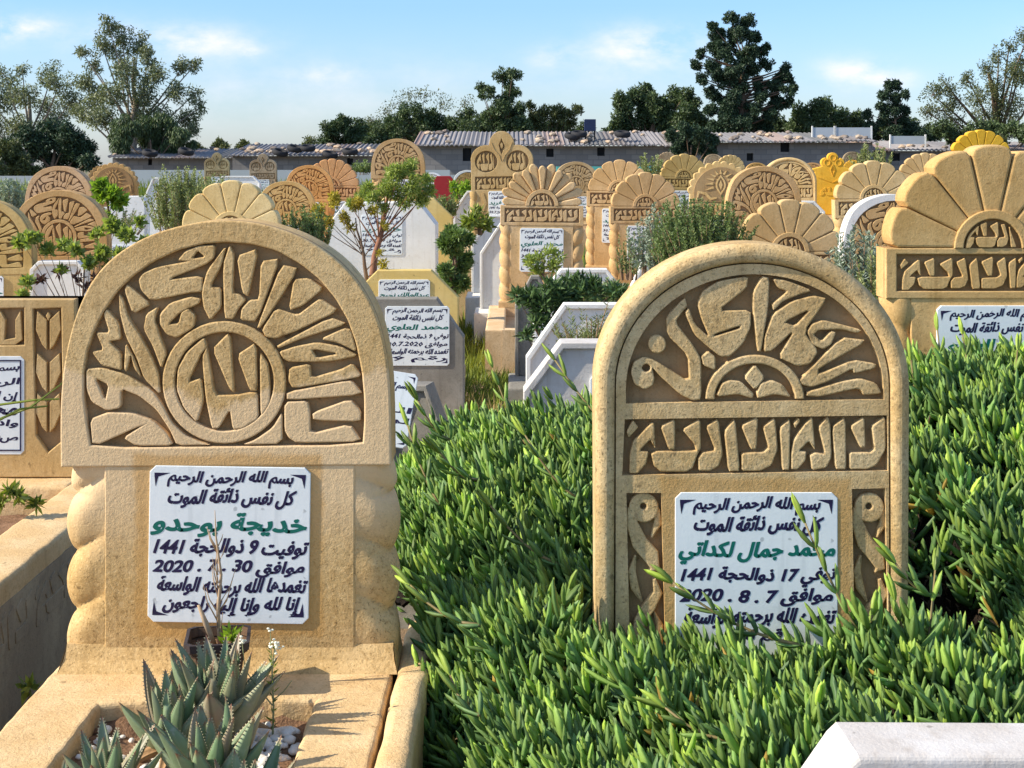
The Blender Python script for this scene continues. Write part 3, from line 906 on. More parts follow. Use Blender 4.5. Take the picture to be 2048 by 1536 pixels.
def parts_double():
    P = []; T = 1.12
    o = [(-.31, 0), (-.31, T - .30)]
    o += ell(-.155, T - .29, .157, .150, 175, 78, 14)
    o += ell(0, T - .135, .125, .135, 205, -25, 24)
    o += ell(.155, T - .29, .157, .150, 102, 5, 14) + [(.31, T - .30), (.31, 0)]
    rec = [ell(-.157, T - .305, .112, .108, n=30), ell(.157, T - .305, .112, .108, n=30)]
    bz0, bz1 = T - .585, T - .455
    rec.append([(-.27, bz0), (.27, bz0), (.27, bz1), (-.27, bz1)])
    rec.append([(-.014, T - .20), (0, T - .235), (.014, T - .20), (.028, T - .14), (0, T - .075), (-.028, T - .14)])
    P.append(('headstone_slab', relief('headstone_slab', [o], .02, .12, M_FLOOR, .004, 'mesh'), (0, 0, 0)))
    P.append(('headstone_back', relief('headstone_back', [[(x * 1.004, z) for x, z in o]], .03, .124, M_ST, .006, 'mesh'), (0, 0, 0)))
    P.append(('headstone_frame', relief('headstone_frame', [o] + rec, 0, .022, M_ST, .004, 'mesh'), (0, 0, 0)))
    for s in (-1, 1):
        P.append(('carved_word', relief('carved_word', allah_at(s * .157 - .10, s * .157 + .10, T - .40, T - .21, (s * .157, T - .305, .105)), .002, .022, M_ST, .002, 'mesh'), (0, 0, 0)))
    P.append(('carved_tulip', relief('carved_tulip', [stroke([(-.008, T - .30), (-.03, T - .24), (-.075, T - .19), (-.105, T - .11)], [.004, .012, .012, .004]),
              stroke([(.008, T - .30), (.03, T - .24), (.075, T - .19), (.105, T - .11)], [.004, .012, .012, .004]), ell(0, T - .145, .013, .03, n=12)], -.005, .004, M_ST, .001, 'mesh'), (0, 0, 0)))
    P.append(('carved_calligraphy', relief('carved_calligraphy', band_at(-.262, .262, bz0 + .004, bz1 - .004), .002, .021, M_ST, .002, 'mesh'), (0, 0, 0)))
    for s in (-1, 1):
        P.append(('twisted_column', rope('twisted_column', .045, .03, T - .60, .10, M_ST, hand=-s, deep=.28, n=24), (s * .285, .03, 0)))
        P.append(('carved_vine', relief('carved_vine', [stroke([(s * .20, .1), (s * .21, .3), (s * .17, .4), (s * .20, .5)], .03)], -.006, .004, M_ST, .002, 'mesh'), (0, 0, 0)))
    return P, T, .62, (.28, .33, 0, .19)


def parts_eye(n=12):
    P = []; b = .62; Rr = .33; cz = b
    o = [(-.31, 0), (-.31, b - .03)]
    for i in range(n):
        a0, a1 = 180 - 180 * i / n, 180 - 180 * (i + 1) / n
        for k in range(7):
            a = a0 + (a1 - a0) * k / 6; q = Rr * .93 + Rr * .075 * math.sin(math.pi * k / 6)
            o.append((q * math.cos(R(a)), cz + q * math.sin(R(a))))
    o += [(.31, b - .03), (.31, 0)]
    P.append(('headstone_slab', relief('headstone_slab', [o], .018, .12, M_ST, .008, 'mesh', 2), (0, 0, 0)))
    P.append(('scalloped_face', relief('scalloped_face', [ell(0, cz, .27, .27, 0, 180, 28) + [(-.27, b - .08), (.27, b - .08)]], .004, .02, M_FLOOR, .002, 'mesh'), (0, 0, 0)))
    eye = []
    lens = [(0, cz + .19)] + [(.05 * math.sin(math.pi * k / 8), cz + .19 - .20 * k / 8) for k in range(1, 8)] + [(0, cz - .01)] + [(-.05 * math.sin(math.pi * k / 8), cz - .01 + .20 * k / 8) for k in range(1, 8)]
    eye.append(lens); eye.append([(x * .7, cz + .09 + (z - cz - .09) * .75) for x, z in lens])
    eye.append([(0, cz + .14), (.018, cz + .09), (0, cz + .04), (-.018, cz + .09)])
    for i in range(11):
        a = R(-20 + 22 * i); c0, s0 = math.cos(a), math.sin(a)
        if i == 5 and 0: continue
        eye.append([(.075 * c0 - .012 * s0, cz + .10 + .10 * s0 + .012 * c0), (.16 * c0, cz + .09 + .155 * s0), (.075 * c0 + .012 * s0, cz + .10 + .10 * s0 - .012 * c0)])
    for s in (-1, 1):
        eye.append([(s * x, z) for x, z in stroke([(.24, cz - .06), (.22, cz + .02), (.15, cz + .0), (.10, cz - .05), (.04, cz - .04)], [.01, .03, .03, .03, .012])])
    P.append(('carved_sunburst', relief('carved_sunburst', eye, -.003, .006, M_ST, .0015, 'mesh'), (0, 0, 0)))
    P.append(('band_slab', relief('band_slab', [[(-.28, b - .22), (.28, b - .22), (.28, b - .09), (-.28, b - .09)]], .004, .02, M_FLOOR, .002, 'mesh'), (0, 0, 0)))
    P.append(('carved_calligraphy', relief('carved_calligraphy', band_at(-.265, .265, b - .215, b - .095), -.004, .006, M_ST, .0015, 'mesh'), (0, 0, 0)))
    return P, cz + Rr, .64, (.28, .28, 0, .08)


def parts_trefoil():
    P = []; T = .95
    o = [(-.27, 0), (-.27, T - .30), (-.31, T - .28), (-.30, T - .25), (-.13, T - .205)] + ell(-.095, T - .155, .085, .078, 235, 100, 12) + ell(0, T - .08, .085, .08, 200, -20, 16) + \
        ell(.095, T - .155, .085, .078, 80, -55, 12) + [(.13, T - .205), (.30, T - .25), (.31, T - .28), (.27, T - .30), (.27, 0)]
    P.append(('headstone_slab', relief('headstone_slab', [o], 0, .12, M_GOLD, .012, 'mesh', 2), (0, 0, 0)))
    for (x, z) in ((-.085, T - .155), (.085, T - .155), (0, T - .08)):
        P.append(('boss', relief('boss', [ell(x, z, .05, .05, n=20), ell(x, z, .038, .038, n=20)], -.008, .002, M_GOLD, .002, 'mesh'), (0, 0, 0)))
    P.append(('carved_flower', relief('carved_flower', [stroke([(0, T - .18), (.035, T - .26), (0, T - .36), (-.035, T - .26), (0, T - .18)], .008),
              stroke([(-.23, T - .38), (-.12, T - .40), (0, T - .46)], [.004, .04, .006]), stroke([(.23, T - .38), (.12, T - .40), (0, T - .46)], [.004, .04, .006])], -.008, .003, M_GOLD, .001, 'mesh'), (0, 0, 0)))
    P.append(('carved_calligraphy', relief('carved_calligraphy', allah_at(-.19, .19, T - .66, T - .52), -.008, .003, M_GOLD, .001, 'mesh'), (0, 0, 0)))
    return P, T, .58, None


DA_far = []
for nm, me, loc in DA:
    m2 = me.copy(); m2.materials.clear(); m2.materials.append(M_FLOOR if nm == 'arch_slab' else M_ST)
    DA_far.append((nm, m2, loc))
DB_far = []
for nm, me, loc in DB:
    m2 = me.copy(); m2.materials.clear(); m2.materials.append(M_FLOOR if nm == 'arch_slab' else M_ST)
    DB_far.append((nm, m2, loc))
KINDS = {'fan': parts_fan(7), 'fan9': parts_fan(9, hub=.10), 'rays': parts_fan(13, R_=.315, hub=.125, rays=True), 'double': parts_double(), 'eye': parts_eye(), 'trefoil': parts_trefoil(),
         'ring': (DA_far, .90, .66, (.30, .30, .0, .10)), 'book': (DB_far, .865, .63, (.30, .30, 0, .05))}


def stone(kind, cx, top, wpx, label, Y=None, tint=(1, 1, 1), group=None, mat=None, len_=1.55, plq=True, rz=0, lean=0, curb=M_CURB, rimcol=None, lw=None):
    P, H, Wd, pq = KINDS[kind]
    Y = Y or .63 * FPX / wpx
    s = wpx * Y / FPX / Wd
    zt = zat(top, Y); z0 = zt - H * s
    root = empty('grave', (xat(cx, Y), Y, z0), label, 'grave', group, rz=R(rz), s=s)
    for nm, me, loc in P:
        o = link(nm, me, root, loc)
        o.color = (*tint, 1)
        if mat and me.materials[0] != M_FLOOR:
            o.material_slots[0].link = 'OBJECT'; o.material_slots[0].material = mat
        if rimcol and nm in ('arch_frame', 'arch_back'):
            o.material_slots[0].link = 'OBJECT'; o.material_slots[0].material = rimcol; o.color = (1, 1, 1, 1)
    if pq and plq: far_plaque(root, pq[0], pq[1], pq[2], pq[3], seed=int(cx))
    if lean: root.rotation_euler.y = R(lean)
    if z0 > .02:
        c_ = tomb(root, Wd + .16, (z0 + .12) / s, len_ / s, curb, y1=.16); c_.color = (*tint, 1)
    else:
        root.location.z = z0
    return root


G1 = 'carved headstones in the rows behind'
FAR = [
 # kind, centre px, top px, width px, label, options
 ('fan', 1985, 292, 426, 'large ochre fan headstone at the right edge standing in ice plant', dict(Y=4.4, tint=(.97, .93, .88), len_=.2, rz=0, lean=0)),
 ('fan', 1580, 400, 216, 'ochre fan headstone showing just above the arch of the right near stone', dict(rz=0, lean=0)),
 ('fan', 461, 362, 202, 'pale cream fan headstone peeping over the left near stone', dict(Y=8.6, tint=(1.30, 1.38, 1.70), rz=0, lean=0)),
 ('rays', 1082, 328, 166, 'ochre headstone with many sunray petals behind two white octagonal slabs', dict(Y=11.5, rz=0, lean=.6)),
 ('double', 1006, 262, 124, 'tall ochre headstone with two round medallions and an onion shaped top', dict(Y=15.2)),
 ('ring', 795, 277, 108, 'round topped ochre headstone rising behind the small tree left of centre', dict()),
 ('ring', 1152, 323, 92, 'ochre arched headstone half hidden behind the sunray headstone', dict()),
 ('fan', 1237, 320, 130, 'ochre fan headstone with twisted column, orange lit step at its foot', dict()),
 ('fan', 1291, 345, 142, 'ochre fan headstone overlapping the one with the lit step', dict(Y=13.0)),
 ('fan', 1366, 308, 98, 'smaller ochre fan headstone behind the sunburst headstone', dict()),
 ('eye', 1442, 322, 128, 'scalloped ochre headstone carved with an eye and sunburst', dict()),
 ('fan9', 1463, 310, 60, 'tiny far fan headstone poking up over the sunburst headstone', dict()),
 ('ring', 1531, 332, 152, 'ochre medallion headstone behind the rosemary to the right of centre', dict()),
 ('book', 1578, 313, 112, 'tall arched headstone with lettered rim behind the medallion headstone', dict(Y=16.5)),
 ('trefoil', 1664, 305, 76, 'golden yellow headstone with a three lobed top', dict(Y=20)),
 ('fan', 1752, 322, 158, 'ochre fan headstone behind the white rimmed arch', dict()),
 ('fan9', 1855, 306, 112, 'ochre fan headstone left of the big right fan headstone', dict()),
 ('fan9', 1963, 260, 128, 'vivid orange fan headstone above the big right fan headstone', dict(Y=14, mat=M_GOLD)),
 ('ring', 1790, 388, 206, 'brown carved arch with a white painted rim behind the silver shrub', dict(Y=8.2, tint=(.85, .82, .8), rimcol=M_WHITE)),
 ('ring', 117, 332, 138, 'ochre arched headstone second back at the left, behind another arch', dict()),
 ('ring', 118, 380, 192, 'ochre arched headstone behind the leafy geranium at the left', dict(tint=(1.05, .92, .85))),
 ('ring', -38, 398, 204, 'arched headstone cut off by the left edge of the picture', dict(Y=9.0)),
 ('eye', 228, 325, 96, 'scalloped reddish ochre headstone beside the dark hedge', dict(tint=(.95, .88, .85))),
 ('eye', 205, 330, 60, 'small weathered headstone behind the scalloped reddish one', dict(tint=(.8, .75, .75))),
 ('double', 434, 305, 50, 'small far ornate headstone against the roof, the left of two', dict(mat=M_SHELL)),
 ('double', 527, 307, 54, 'small far ornate headstone against the roof, the right of two', dict(mat=M_SHELL)),
 ('ring', 617, 330, 98, 'orange arched headstone in front of a scalloped one', dict(tint=(1.12, .88, .72))),
 ('fan9', 660, 318, 112, 'orange scalloped fan headstone behind the orange arch', dict(tint=(1.12, .88, .72), Y=22)),
 ('ring', 571, 362, 116, 'ochre arched headstone right of the pale cream fan', dict(tint=(1.05, .95, .85))),
 ('ring', 936, 340, 62, 'small far arched headstone with a white rim left of the twin medallion stone', dict(rimcol=M_WHITE, tint=(.8, .75, .6))),
 ('ring', 864, 345, 52, 'small pale white arched headstone behind the small tree', dict(mat=M_WHITE)),
 ('fan9', 1336, 304, 42, 'tiny dark fan headstone near the far wall above the smaller fan', dict(mat=M_SHELL)),
 ('ring', 1428, 308, 40, 'tiny dark round headstone near the far wall', dict(mat=M_SHELL)),
 ('ring', 1706, 303, 44, 'far brown round headstone behind the golden three lobed one', dict(mat=M_SHELL)),
 ('fan9', 1706, 320, 40, 'small golden headstone right of the three lobed one', dict(mat=M_GOLD, Y=30)),
 ('ring', 1515, 325, 50, 'small far ochre arch behind the lettered arch', dict(tint=(.95, .8, .7))),
 ('ring', 1625, 325, 50, 'small far ochre arch just left of the golden headstone', dict(tint=(.95, .8, .7), Y=34)),
 ('ring', 484, 342, 34, 'very small far arch left of the cream fan', dict(mat=M_SHELL)),
]
rv = random.Random(77)
for kd, cx, tp, wp, lab, op in FAR:
    op = dict(op); q_ = rv.uniform(.84, 1.10); tn = op.get('tint', (1, 1, 1))
    op['tint'] = (tn[0] * q_, tn[1] * q_ * rv.uniform(.95, 1.04), tn[2] * q_ * rv.uniform(.85, 1.15))
    op.setdefault('rz', rv.uniform(-4, 4)); op.setdefault('lean', rv.uniform(-1.3, 1.3))
    stone(kd, cx, tp, wp, lab, group=G1, **op)


# ------------------------------------------------------------------ plain slab headstones (clipped corners)
def octo(x0, x1, top, Y, foot, label, mat, ch=.16, th=.10, rim=True, curb=None, plq=None, group='plain slab headstones with clipped corners', len_=1.5, tint=None, rz=0, chz=None, yplate=0):
    xa, xb = xat(x0, Y), xat(x1, Y); w = xb - xa; H = zat(top, Y) - foot
    chz = min(chz or ch, H * .7); ch = min(ch, w * .40)
    root = empty('slab_grave', ((xa + xb) / 2, Y, foot), label, 'grave', group, rz=R(rz))
    o = [(-w / 2, 0), (-w / 2, H - chz), (-w / 2 + ch, H), (w / 2 - ch, H), (w / 2, H - chz), (w / 2, 0)]
    a = relief('headstone_slab', [o], 0 if not rim else .008, th, mat, .007, root, 3)
    if rim:
        k = .022
        i_ = [(-w / 2 + k, -.001), (-w / 2 + k, H - chz - k * .4), (-w / 2 + ch + k * .4, H - k), (w / 2 - ch - k * .4, H - k), (w / 2 - k, H - chz - k * .4), (w / 2 - k, -.001)]
        relief('raised_rim', [[o[0], o[1], o[2], o[3], o[4], o[5], i_[5], i_[4], i_[3], i_[2], i_[1], i_[0]]], -.008, .012, mat, .004, root, 2)
    if plq: far_plaque(root, plq[2], plq[3], plq[0], plq[1], y=-.006, seed=plq[4])
    tomb(root, w + .08, foot + .1, len_, curb or mat, y1=.14)
    return root


octo(700, 917, 540, 9.3, .15, 'yellow painted slab headstone between the white and the grey slabs', M_YEL, .17, rim=False, plq=(.0, .27, .32, .27, 0), curb=M_CURB, chz=.17)
octo(640, 928, 597, 7.7, .10, 'grey cement slab headstone with a tablet, right shoulder rounded', M_GREY, .14, th=.12, rim=False, plq=(.130, .27, .33, .305, 2), curb=M_CURB, len_=1.2, chz=.20)
octo(655, 872, 405, 12.0, .35, 'big white slab headstone behind the bare stemmed small tree', M_WHITE, .14, th=.40, rim=False, plq=(-.0, .33, .33, .32, 1), chz=.18)
octo(730, 905, 396, 12.9, .40, 'cream slab headstone just behind the big white one', M_YEL, .16, rim=False, plq=None)
octo(943, 1095, 430, 12.9, .3, 'white slab headstone left of the sunray headstone, rear one of two', M_WHITE, .16, chz=.24, len_=.4)
octo(960, 1095, 446, 12.0, .25, 'white slab headstone left of the sunray headstone, front one of two', M_WHITE, .16, chz=.24, len_=.3)
octo(907, 1010, 382, 15.5, .3, 'white slab headstone standing in front of the twin medallion stone', M_WHITE, .14, chz=.2)
octo(1066, 1270, 538, 8.6, .12, 'long white slab headstone behind the dark green bush', M_WHITE, .16, chz=.2, len_=1.2)
octo(1030, 1110, 552, 9.1, .12, 'narrow grey slab headstone left of the long white one', M_GREY, .12, chz=.18, len_=.5)
octo(1052, 1320, 608, 6.7, .15, 'white slab headstone behind the feathery weed, middle of the right aisle row', M_WHITE, .17, chz=.24, len_=1.1, curb=M_CURB)
octo(1047, 1330, 685, 5.2, .15, 'white slab headstone with a blue corner mark just beyond the ice plant', M_WHITEB, .13, chz=.17, th=.13, plq=(.165, .02, .36, .50, 1), len_=.7)
octo(740, 930, 770, 5.3, .12, 'dark grey slab headstone leaning out behind the left near stone', M_GREY, .26, rim=True, chz=.42, len_=.6, rz=-12)
octo(60, 172, 522, 9.0, .15, 'white slab headstone behind the geranium stems', M_WHITE, .05, len_=.8)
octo(213, 290, 392, 13.5, .3, 'small white slab headstone with two lines of writing', M_WHITE, .04, rim=False, plq=(0, .12, .30, .26, 0))
octo(1430, 1500, 470, 9.8, .1, 'white slab headstone buried behind the rosemary', M_WHITE, .1)
octo(1262, 1340, 510, 9.6, .1, 'white slab headstone left edge showing under the rosemary', M_WHITE, .12, chz=.2, len_=.8)
octo(868, 906, 352, 26, .5, 'dark red slab headstone far back beside the small tree', M_RED, .05, rim=False)
octo(283, 340, 355, 18, .3, 'white and blue slab headstone far back left of the tall rosemary', M_WHITE, .2, chz=.3)
octo(430, 520, 352, 22, .3, 'pale far slab headstone above the cream fan', M_WHITE, .1)
octo(1560, 1650, 402, 14, .3, 'low white slab headstone below the golden headstone', M_WHITE, .1)
octo(820, 870, 385, 19, .3, 'white slab headstone behind the crown of the small tree', M_WHITE, .1)

# tilted loose tablet behind the near left stone
tp_ = plaque(None, .27, .25, 0, 0, [None, BSM, None, 'الرحيم', 'لرحمن', None, None], y=0, th=.02, res=2)
tp_.location = (xat(732, 5.0), 5.0, zat(885, 5.0)); tp_.rotation_euler = (R(-16), R(9), 0); tp_.name = 'tablet'
tag(tp_, 'loose white tablet leaning behind the right side of the left near stone', 'tablet')

# broken orange tomb side by the aisle
# near bottom right white slab
Yw = 1.93
wx0 = xat(1602, Yw)
zt = zat(1441, 2.055)
wr = empty('slab_grave', (wx0, Yw, .0), 'white marble slab headstone with a sloping shoulder in the bottom right corner', 'grave')
o = [(0, .0), (0, zt - .10), (.062, zt - .012), (.075, zt), (.60, zt - .010), (.66, zt - .08), (.66, 0)]
cw = relief('headstone_slab', [o], 0, .125, M_WHITEB, .010, wr, 3, smooth=False)
wr.rotation_euler.z = R(2)
MB().box(-.04, .70, -.9, .16, 0, .16, .01).obj('tomb_curb', M_WHITEB, wr)

# ------------------------------------------------------------------ near left neighbour: rectangular stone and side-carved tomb
NY = 4.85; nz = zat(955, NY)
nb = empty('grave', (xat(150, NY), NY, nz), 'square topped ochre headstone with tulip carving at the left edge', 'grave')
s4 = 3000 / NY
def lc(px, py): return ((px - 150) / s4, (955 - py) / s4)
o = [lc(-330, 955), lc(-330, 598), lc(150, 598), lc(150, 955)]
rp1 = [lc(-40, 618), lc(48, 616), lc(48, 690), lc(-40, 692)]
rp2 = [lc(66, 618), lc(122, 616), lc(126, 880), lc(96, 905), lc(72, 870)]
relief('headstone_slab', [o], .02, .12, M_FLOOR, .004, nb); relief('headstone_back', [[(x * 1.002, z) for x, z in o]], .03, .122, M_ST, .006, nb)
relief('headstone_frame', [o, rp1, rp2], 0, .021, M_ST, .004, nb)
relief('carved_calligraphy', [[lc(-30, 690), lc(-30, 640), lc(-18, 622), lc(-14, 690)], [lc(0, 622), lc(10, 640), lc(8, 680), lc(30, 676), lc(30, 640), lc(40, 622), lc(44, 680), lc(30, 690), lc(0, 690)]], .002, .021, M_ST, .002, nb)
tul = []
for z_ in (0, 85, 165):
    for s in (-1, 1):
        tul.append([lc(96 + s * 3, 640 + z_), lc(96 + s * 22, 622 + z_), lc(96 + s * 25, 660 + z_), lc(96 + s * 12, 690 + z_), lc(96 + s * 3, 700 + z_)])
tul.append([lc(96, 624), lc(101, 632), lc(96, 642), lc(91, 632)])
relief('carved_tulip', tul, .002, .021, M_ST, .002, nb)
pl2 = plaque(nb, .40, .318, 0, 0, [('بسم الله الرحمن', .3, .96, .08, .18, False), ('الرحيم', .55, .96, .22, .32, False), ('إن الله وإنا', .5, .95, .36, .46, False), ('فاطمة', .5, .95, .50, .60, False) if 0 else ('محمد', .55, .95, .50, .60, False),
             ('وادخلي', .5, .95, .64, .74, False), ('صدق الله', .5, .95, .78, .88, False)], y=-.0015, th=.012, corners=False, res=2)
pl2.location = (*lc(-75, 0)[:1], -.0015, lc(0, 909)[1])
fq = relief('painted_border', [[(-.19, .012), (.19, .012), (.19, .306), (-.19, .306)], [(-.186, .016), (.186, .016), (.186, .302), (-.186, .302)]], -.0015, .0008, M_INK, 0, pl2)
# the tomb: broad curb whose side faces the aisle, carved with a long line of writing
ex = xat(128, 4.13) - nb.location.x
def nc(*a, nm='tomb_curb', mt=M_CURB): return link(nm, grid_box(*a, .05, .014, mt, nm, .004), nb)
nc(ex - .17, ex, -3.0, .2, -nz - .05, -.0)
nc(ex - 1.1, ex - .168, -.12, .2, -nz - .05, -.003)
nc(ex - 1.1, ex - .168, -3.0, -.123, -nz - .05, -.09, nm='soil_bed', mt=M_SOIL)
ll = []
for k in range(3):
    for p in BAND:
        ll.append(chaikin([((u - 215) / 1640 * .92 + k * .93 - 2.85, -.185 + (1 - (v - 1090) / 360) * .115) for u, v in p], .1))
me = relief('carved_calligraphy', ll, -.006, .010, M_TAN, .002, 'mesh')
# turn it to the +X side
co = [(ex - v.co.y, v.co.x, v.co.z) for v in me.vertices]
for v_, c_ in zip(me.vertices, co): v_.co = c_
me.update(); me.flip_normals()
link('carved_calligraphy', me, nb)
link('side_render', MB().box(ex - .02, ex + .003, -3.0, .2, -nz - .05, -.055).mesh('side_render', M_TAN), nb)  # side face in the darker cement that carries its shade
# ------------------------------------------------------------------ plants
def unit(a): return a / np.maximum(np.linalg.norm(a, axis=1, keepdims=True), 1e-9)


def blades(base, d, up, ln, wd, prof=((0, .5), (.22, .92), (.55, 1.0), (.85, .62), (1, .06)), curve=.25, keel=.55, top=.22, tint=None):
    """fleshy three-sided leaves: base, unit direction, unit normal (inner side), length, width"""
    n = len(base); side = unit(np.cross(d, up)); up = unit(np.cross(side, d))
    V = np.empty((n, len(prof), 3, 3))
    for k, (t, r) in enumerate(prof):
        c_ = base + d * (ln * t)[:, None] + up * (ln * curve * t * t)[:, None]
        w = (wd * r * .5)[:, None]
        V[:, k, 0] = c_ + side * w + up * w * top * 2
        V[:, k, 1] = c_ - side * w + up * w * top * 2
        V[:, k, 2] = c_ - up * w * keel * 2
    m = len(prof) * 3
    q = []
    for k in range(len(prof) - 1):
        for i in range(3):
            a, b = k * 3 + i, k * 3 + (i + 1) % 3
            q.append((a, b, b + 3, a + 3))
    q = np.array(q)
    F = (q[None] + (np.arange(n) * m)[:, None, None]).reshape(-1, 4)
    C = None
    if tint is not None: C = np.repeat(tint, m, axis=0)
    return V.reshape(-1, 3), F, C


def quads(c_, d, nrm, ln, wd, n_off=0):
    """flat pointed leaves (kite shape)"""
    side = unit(np.cross(d, nrm)) * (wd * .5)[:, None]
    a = c_; b = c_ + d * (ln * .45)[:, None] + side; t = c_ + d * ln[:, None]; e_ = c_ + d * (ln * .45)[:, None] - side
    V = np.stack([a, b, t, e_], 1).reshape(-1, 3)
    F = np.arange(len(c_) * 4).reshape(-1, 4)
    return V, F


def rnd_dir(n, up=0.0, rng=RNG):
    d = rng.normal(size=(n, 3)); d = unit(d); d[:, 2] += up; return unit(d)


def join_arr(lst):
    V, F, o = [], [], 0
    for v, f in lst:
        V.append(v); F.append(f + o); o += len(v)
    return np.concatenate(V), np.concatenate(F)


M_ICE = mat_leaf('ice_plant_leaf', (.165, .285, .105), .4, .30, .5, (1.25, 1.12, .85), attr=True, spec=.35)
M_ICES = mat_plain('ice_plant_stem', (.20, .155, .06), .6, .4, 30)
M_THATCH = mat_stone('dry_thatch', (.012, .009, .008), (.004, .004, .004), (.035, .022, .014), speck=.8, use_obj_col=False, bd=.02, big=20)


def ice_h(x, y):
    s = lambda a, b, t: (lambda k: k * k * (3 - 2 * k))(np.clip((t - a) / (b - a), 0, 1))
    h = .36 + .10 * s(2.3, 2.9, y)
    mid = .46 + .215 * s(2.95, 4.15, y) - .65 * s(4.35, 4.9, y)
    rgt = .47 + .355 * s(3.05, 4.0, y) - .6 * s(4.30, 4.45, y)
    w = s(.55, .80, x)
    far = mid * (1 - w) + rgt * w
    k = s(2.85, 3.05, y)
    h = h * (1 - k) + far * k
    h = h - (.24 - .05 * s(2.6, 3, y)) * s(.02, -.14, x) * s(3.15, 2.8, y)         # gap beside the left tomb
    h = h - .17 * s(0.05, -.34, x) * s(3.0, 4.0, y)
    hole = np.exp(-(((x - .95) / .115) ** 2 + ((y - 3.20) / .22) ** 2) ** 2)
    h = h - .42 * hole
    return h, hole


def wob(x, y):
    return .035 * np.sin(x * 9 + 1.3 * np.sin(y * 5)) * np.cos(y * 8 + x * 3) + .02 * np.sin(x * 23 + y * 17)


rng = np.random.default_rng(11)
gx = []
def region(x0, x1, y0, y1, sp):
    nx_, ny_ = int((x1 - x0) / sp), int((y1 - y0) / sp)
    X, Y_ = np.meshgrid(np.linspace(x0, x1, nx_), np.linspace(y0, y1, ny_))
    X = X.ravel() + rng.uniform(-.6, .6, X.size) * sp; Y_ = Y_.ravel() + rng.uniform(-.6, .6, Y_.size) * sp
    gx.append(np.stack([X, Y_], 1))
region(-.14, 1.35, 2.05, 2.97, .0265)
region(-.30, .26, 2.95, 4.75, .0275)
region(.72, 1.75, 2.95, 4.42, .0275)
region(.20, .75, 3.14, 3.6, .05)
P2 = np.concatenate(gx)
X, Y_ = P2[:, 0], P2[:, 1]
hh, hole = ice_h(X, Y_)
ok = hole < .30
ok &= ~((X < .03) & (Y_ < 2.86) & (rng.random(len(X)) < .6))
ok &= ~((X > .155) & (X < .805) & (Y_ > 2.955) & (Y_ < 3.13))
ok &= ~((X > .36) & (Y_ < 2.20))
ok &= ~((X < -.155) & (Y_ < 3.34) & (Y_ > 0)) | (hh < 0)
ok &= ~((Y_ > 2.955) & (Y_ < 3.1) & (X < -.19))
edge = np.where(Y_ > 3.1, (-.215 - .075 * (Y_ - 3.1)), -.2)
ok &= X > edge
gp = np.array([mnoise.noise(Vector((x * 8, y * 8, 5))) for x, y in zip(X, Y_)])
ok &= (gp > -.30) | (rng.random(len(X)) < .25)
P2 = P2[ok]; X, Y_ = P2[:, 0], P2[:, 1]
hh, hole = ice_h(X, Y_); hh = hh + wob(X, Y_)
n = len(X)
lean = np.stack([-.42 + rng.normal(0, .30, n), -.18 + rng.normal(0, .30, n), np.ones(n)], 1)
axis = unit(lean)
L_ = rng.uniform(.045, .10, n) * np.where(rng.random(n) < .06, 1.6, 1)
base = np.stack([X, Y_, hh - .055 - .02 * rng.random(n)], 1)
Lv, Lf, Lc = [], [], []
bb, dd, uu, ll_, ww, tt = [], [], [], [], [], []
ref = unit(np.cross(axis, np.tile([0, 1.0, 0], (n, 1)))); ref2 = np.cross(axis, ref)
ph = rng.uniform(0, math.pi, n)
shoot_t = rng.random(n)
pn = np.array([mnoise.noise(Vector((x * 5.5, y * 5.5, 3))) for x, y in zip(X, Y_)])
pn2 = np.array([mnoise.noise(Vector((x * 14, y * 14, 8))) for x, y in zip(X, Y_)])
vig = np.clip(1 + .45 * pn + .35 * pn2, .6, 1.35)
dead = rng.random(n) < .022
for k in range(5):                 # nodes along the shoot; the last pair stands closed at the tip
    t = k / 4
    for s_ in (0, 1):
        an = ph + k * math.pi / 2 + s_ * math.pi + rng.normal(0, .18, n)
        rad = ref * np.cos(an)[:, None] + ref2 * np.sin(an)[:, None]
        sp_ = np.radians((52, 44, 36, 26, 11)[k] + rng.normal(0, 7, n))
        d = axis * np.cos(sp_)[:, None] + rad * np.sin(sp_)[:, None]
        bb.append(base + axis * (L_ * t)[:, None]); dd.append(unit(d)); uu.append(unit(axis - d * .2))
        ll_.append(rng.uniform(.052, .084, n) * vig * (1.0, 1.08, 1.0, .86, .62)[k]); ww.append(rng.uniform(.0110, .0158, n) * vig * (1, 1.05, 1, .9, .75)[k])
        young = np.clip((k - 1.6) / 2.4, 0, 1) * (.35 + .65 * shoot_t)
        c0 = np.array([.80, .92, 1.02]); c1 = np.array([1.75, 1.50, .85])
        col = c0[None] * (1 - young)[:, None] + c1[None] * young[:, None]
        col *= (rng.uniform(.78, 1.18, n) * (.85 + .3 * shoot_t))[:, None]
        col *= (1 + .35 * pn2)[:, None] * np.array([1 + .0, 1, 1])[None]
        if k < 2: col[dead] = np.array([2.3, 1.0, .8])
        tt.append(np.concatenate([col, np.ones((n, 1))], 1))


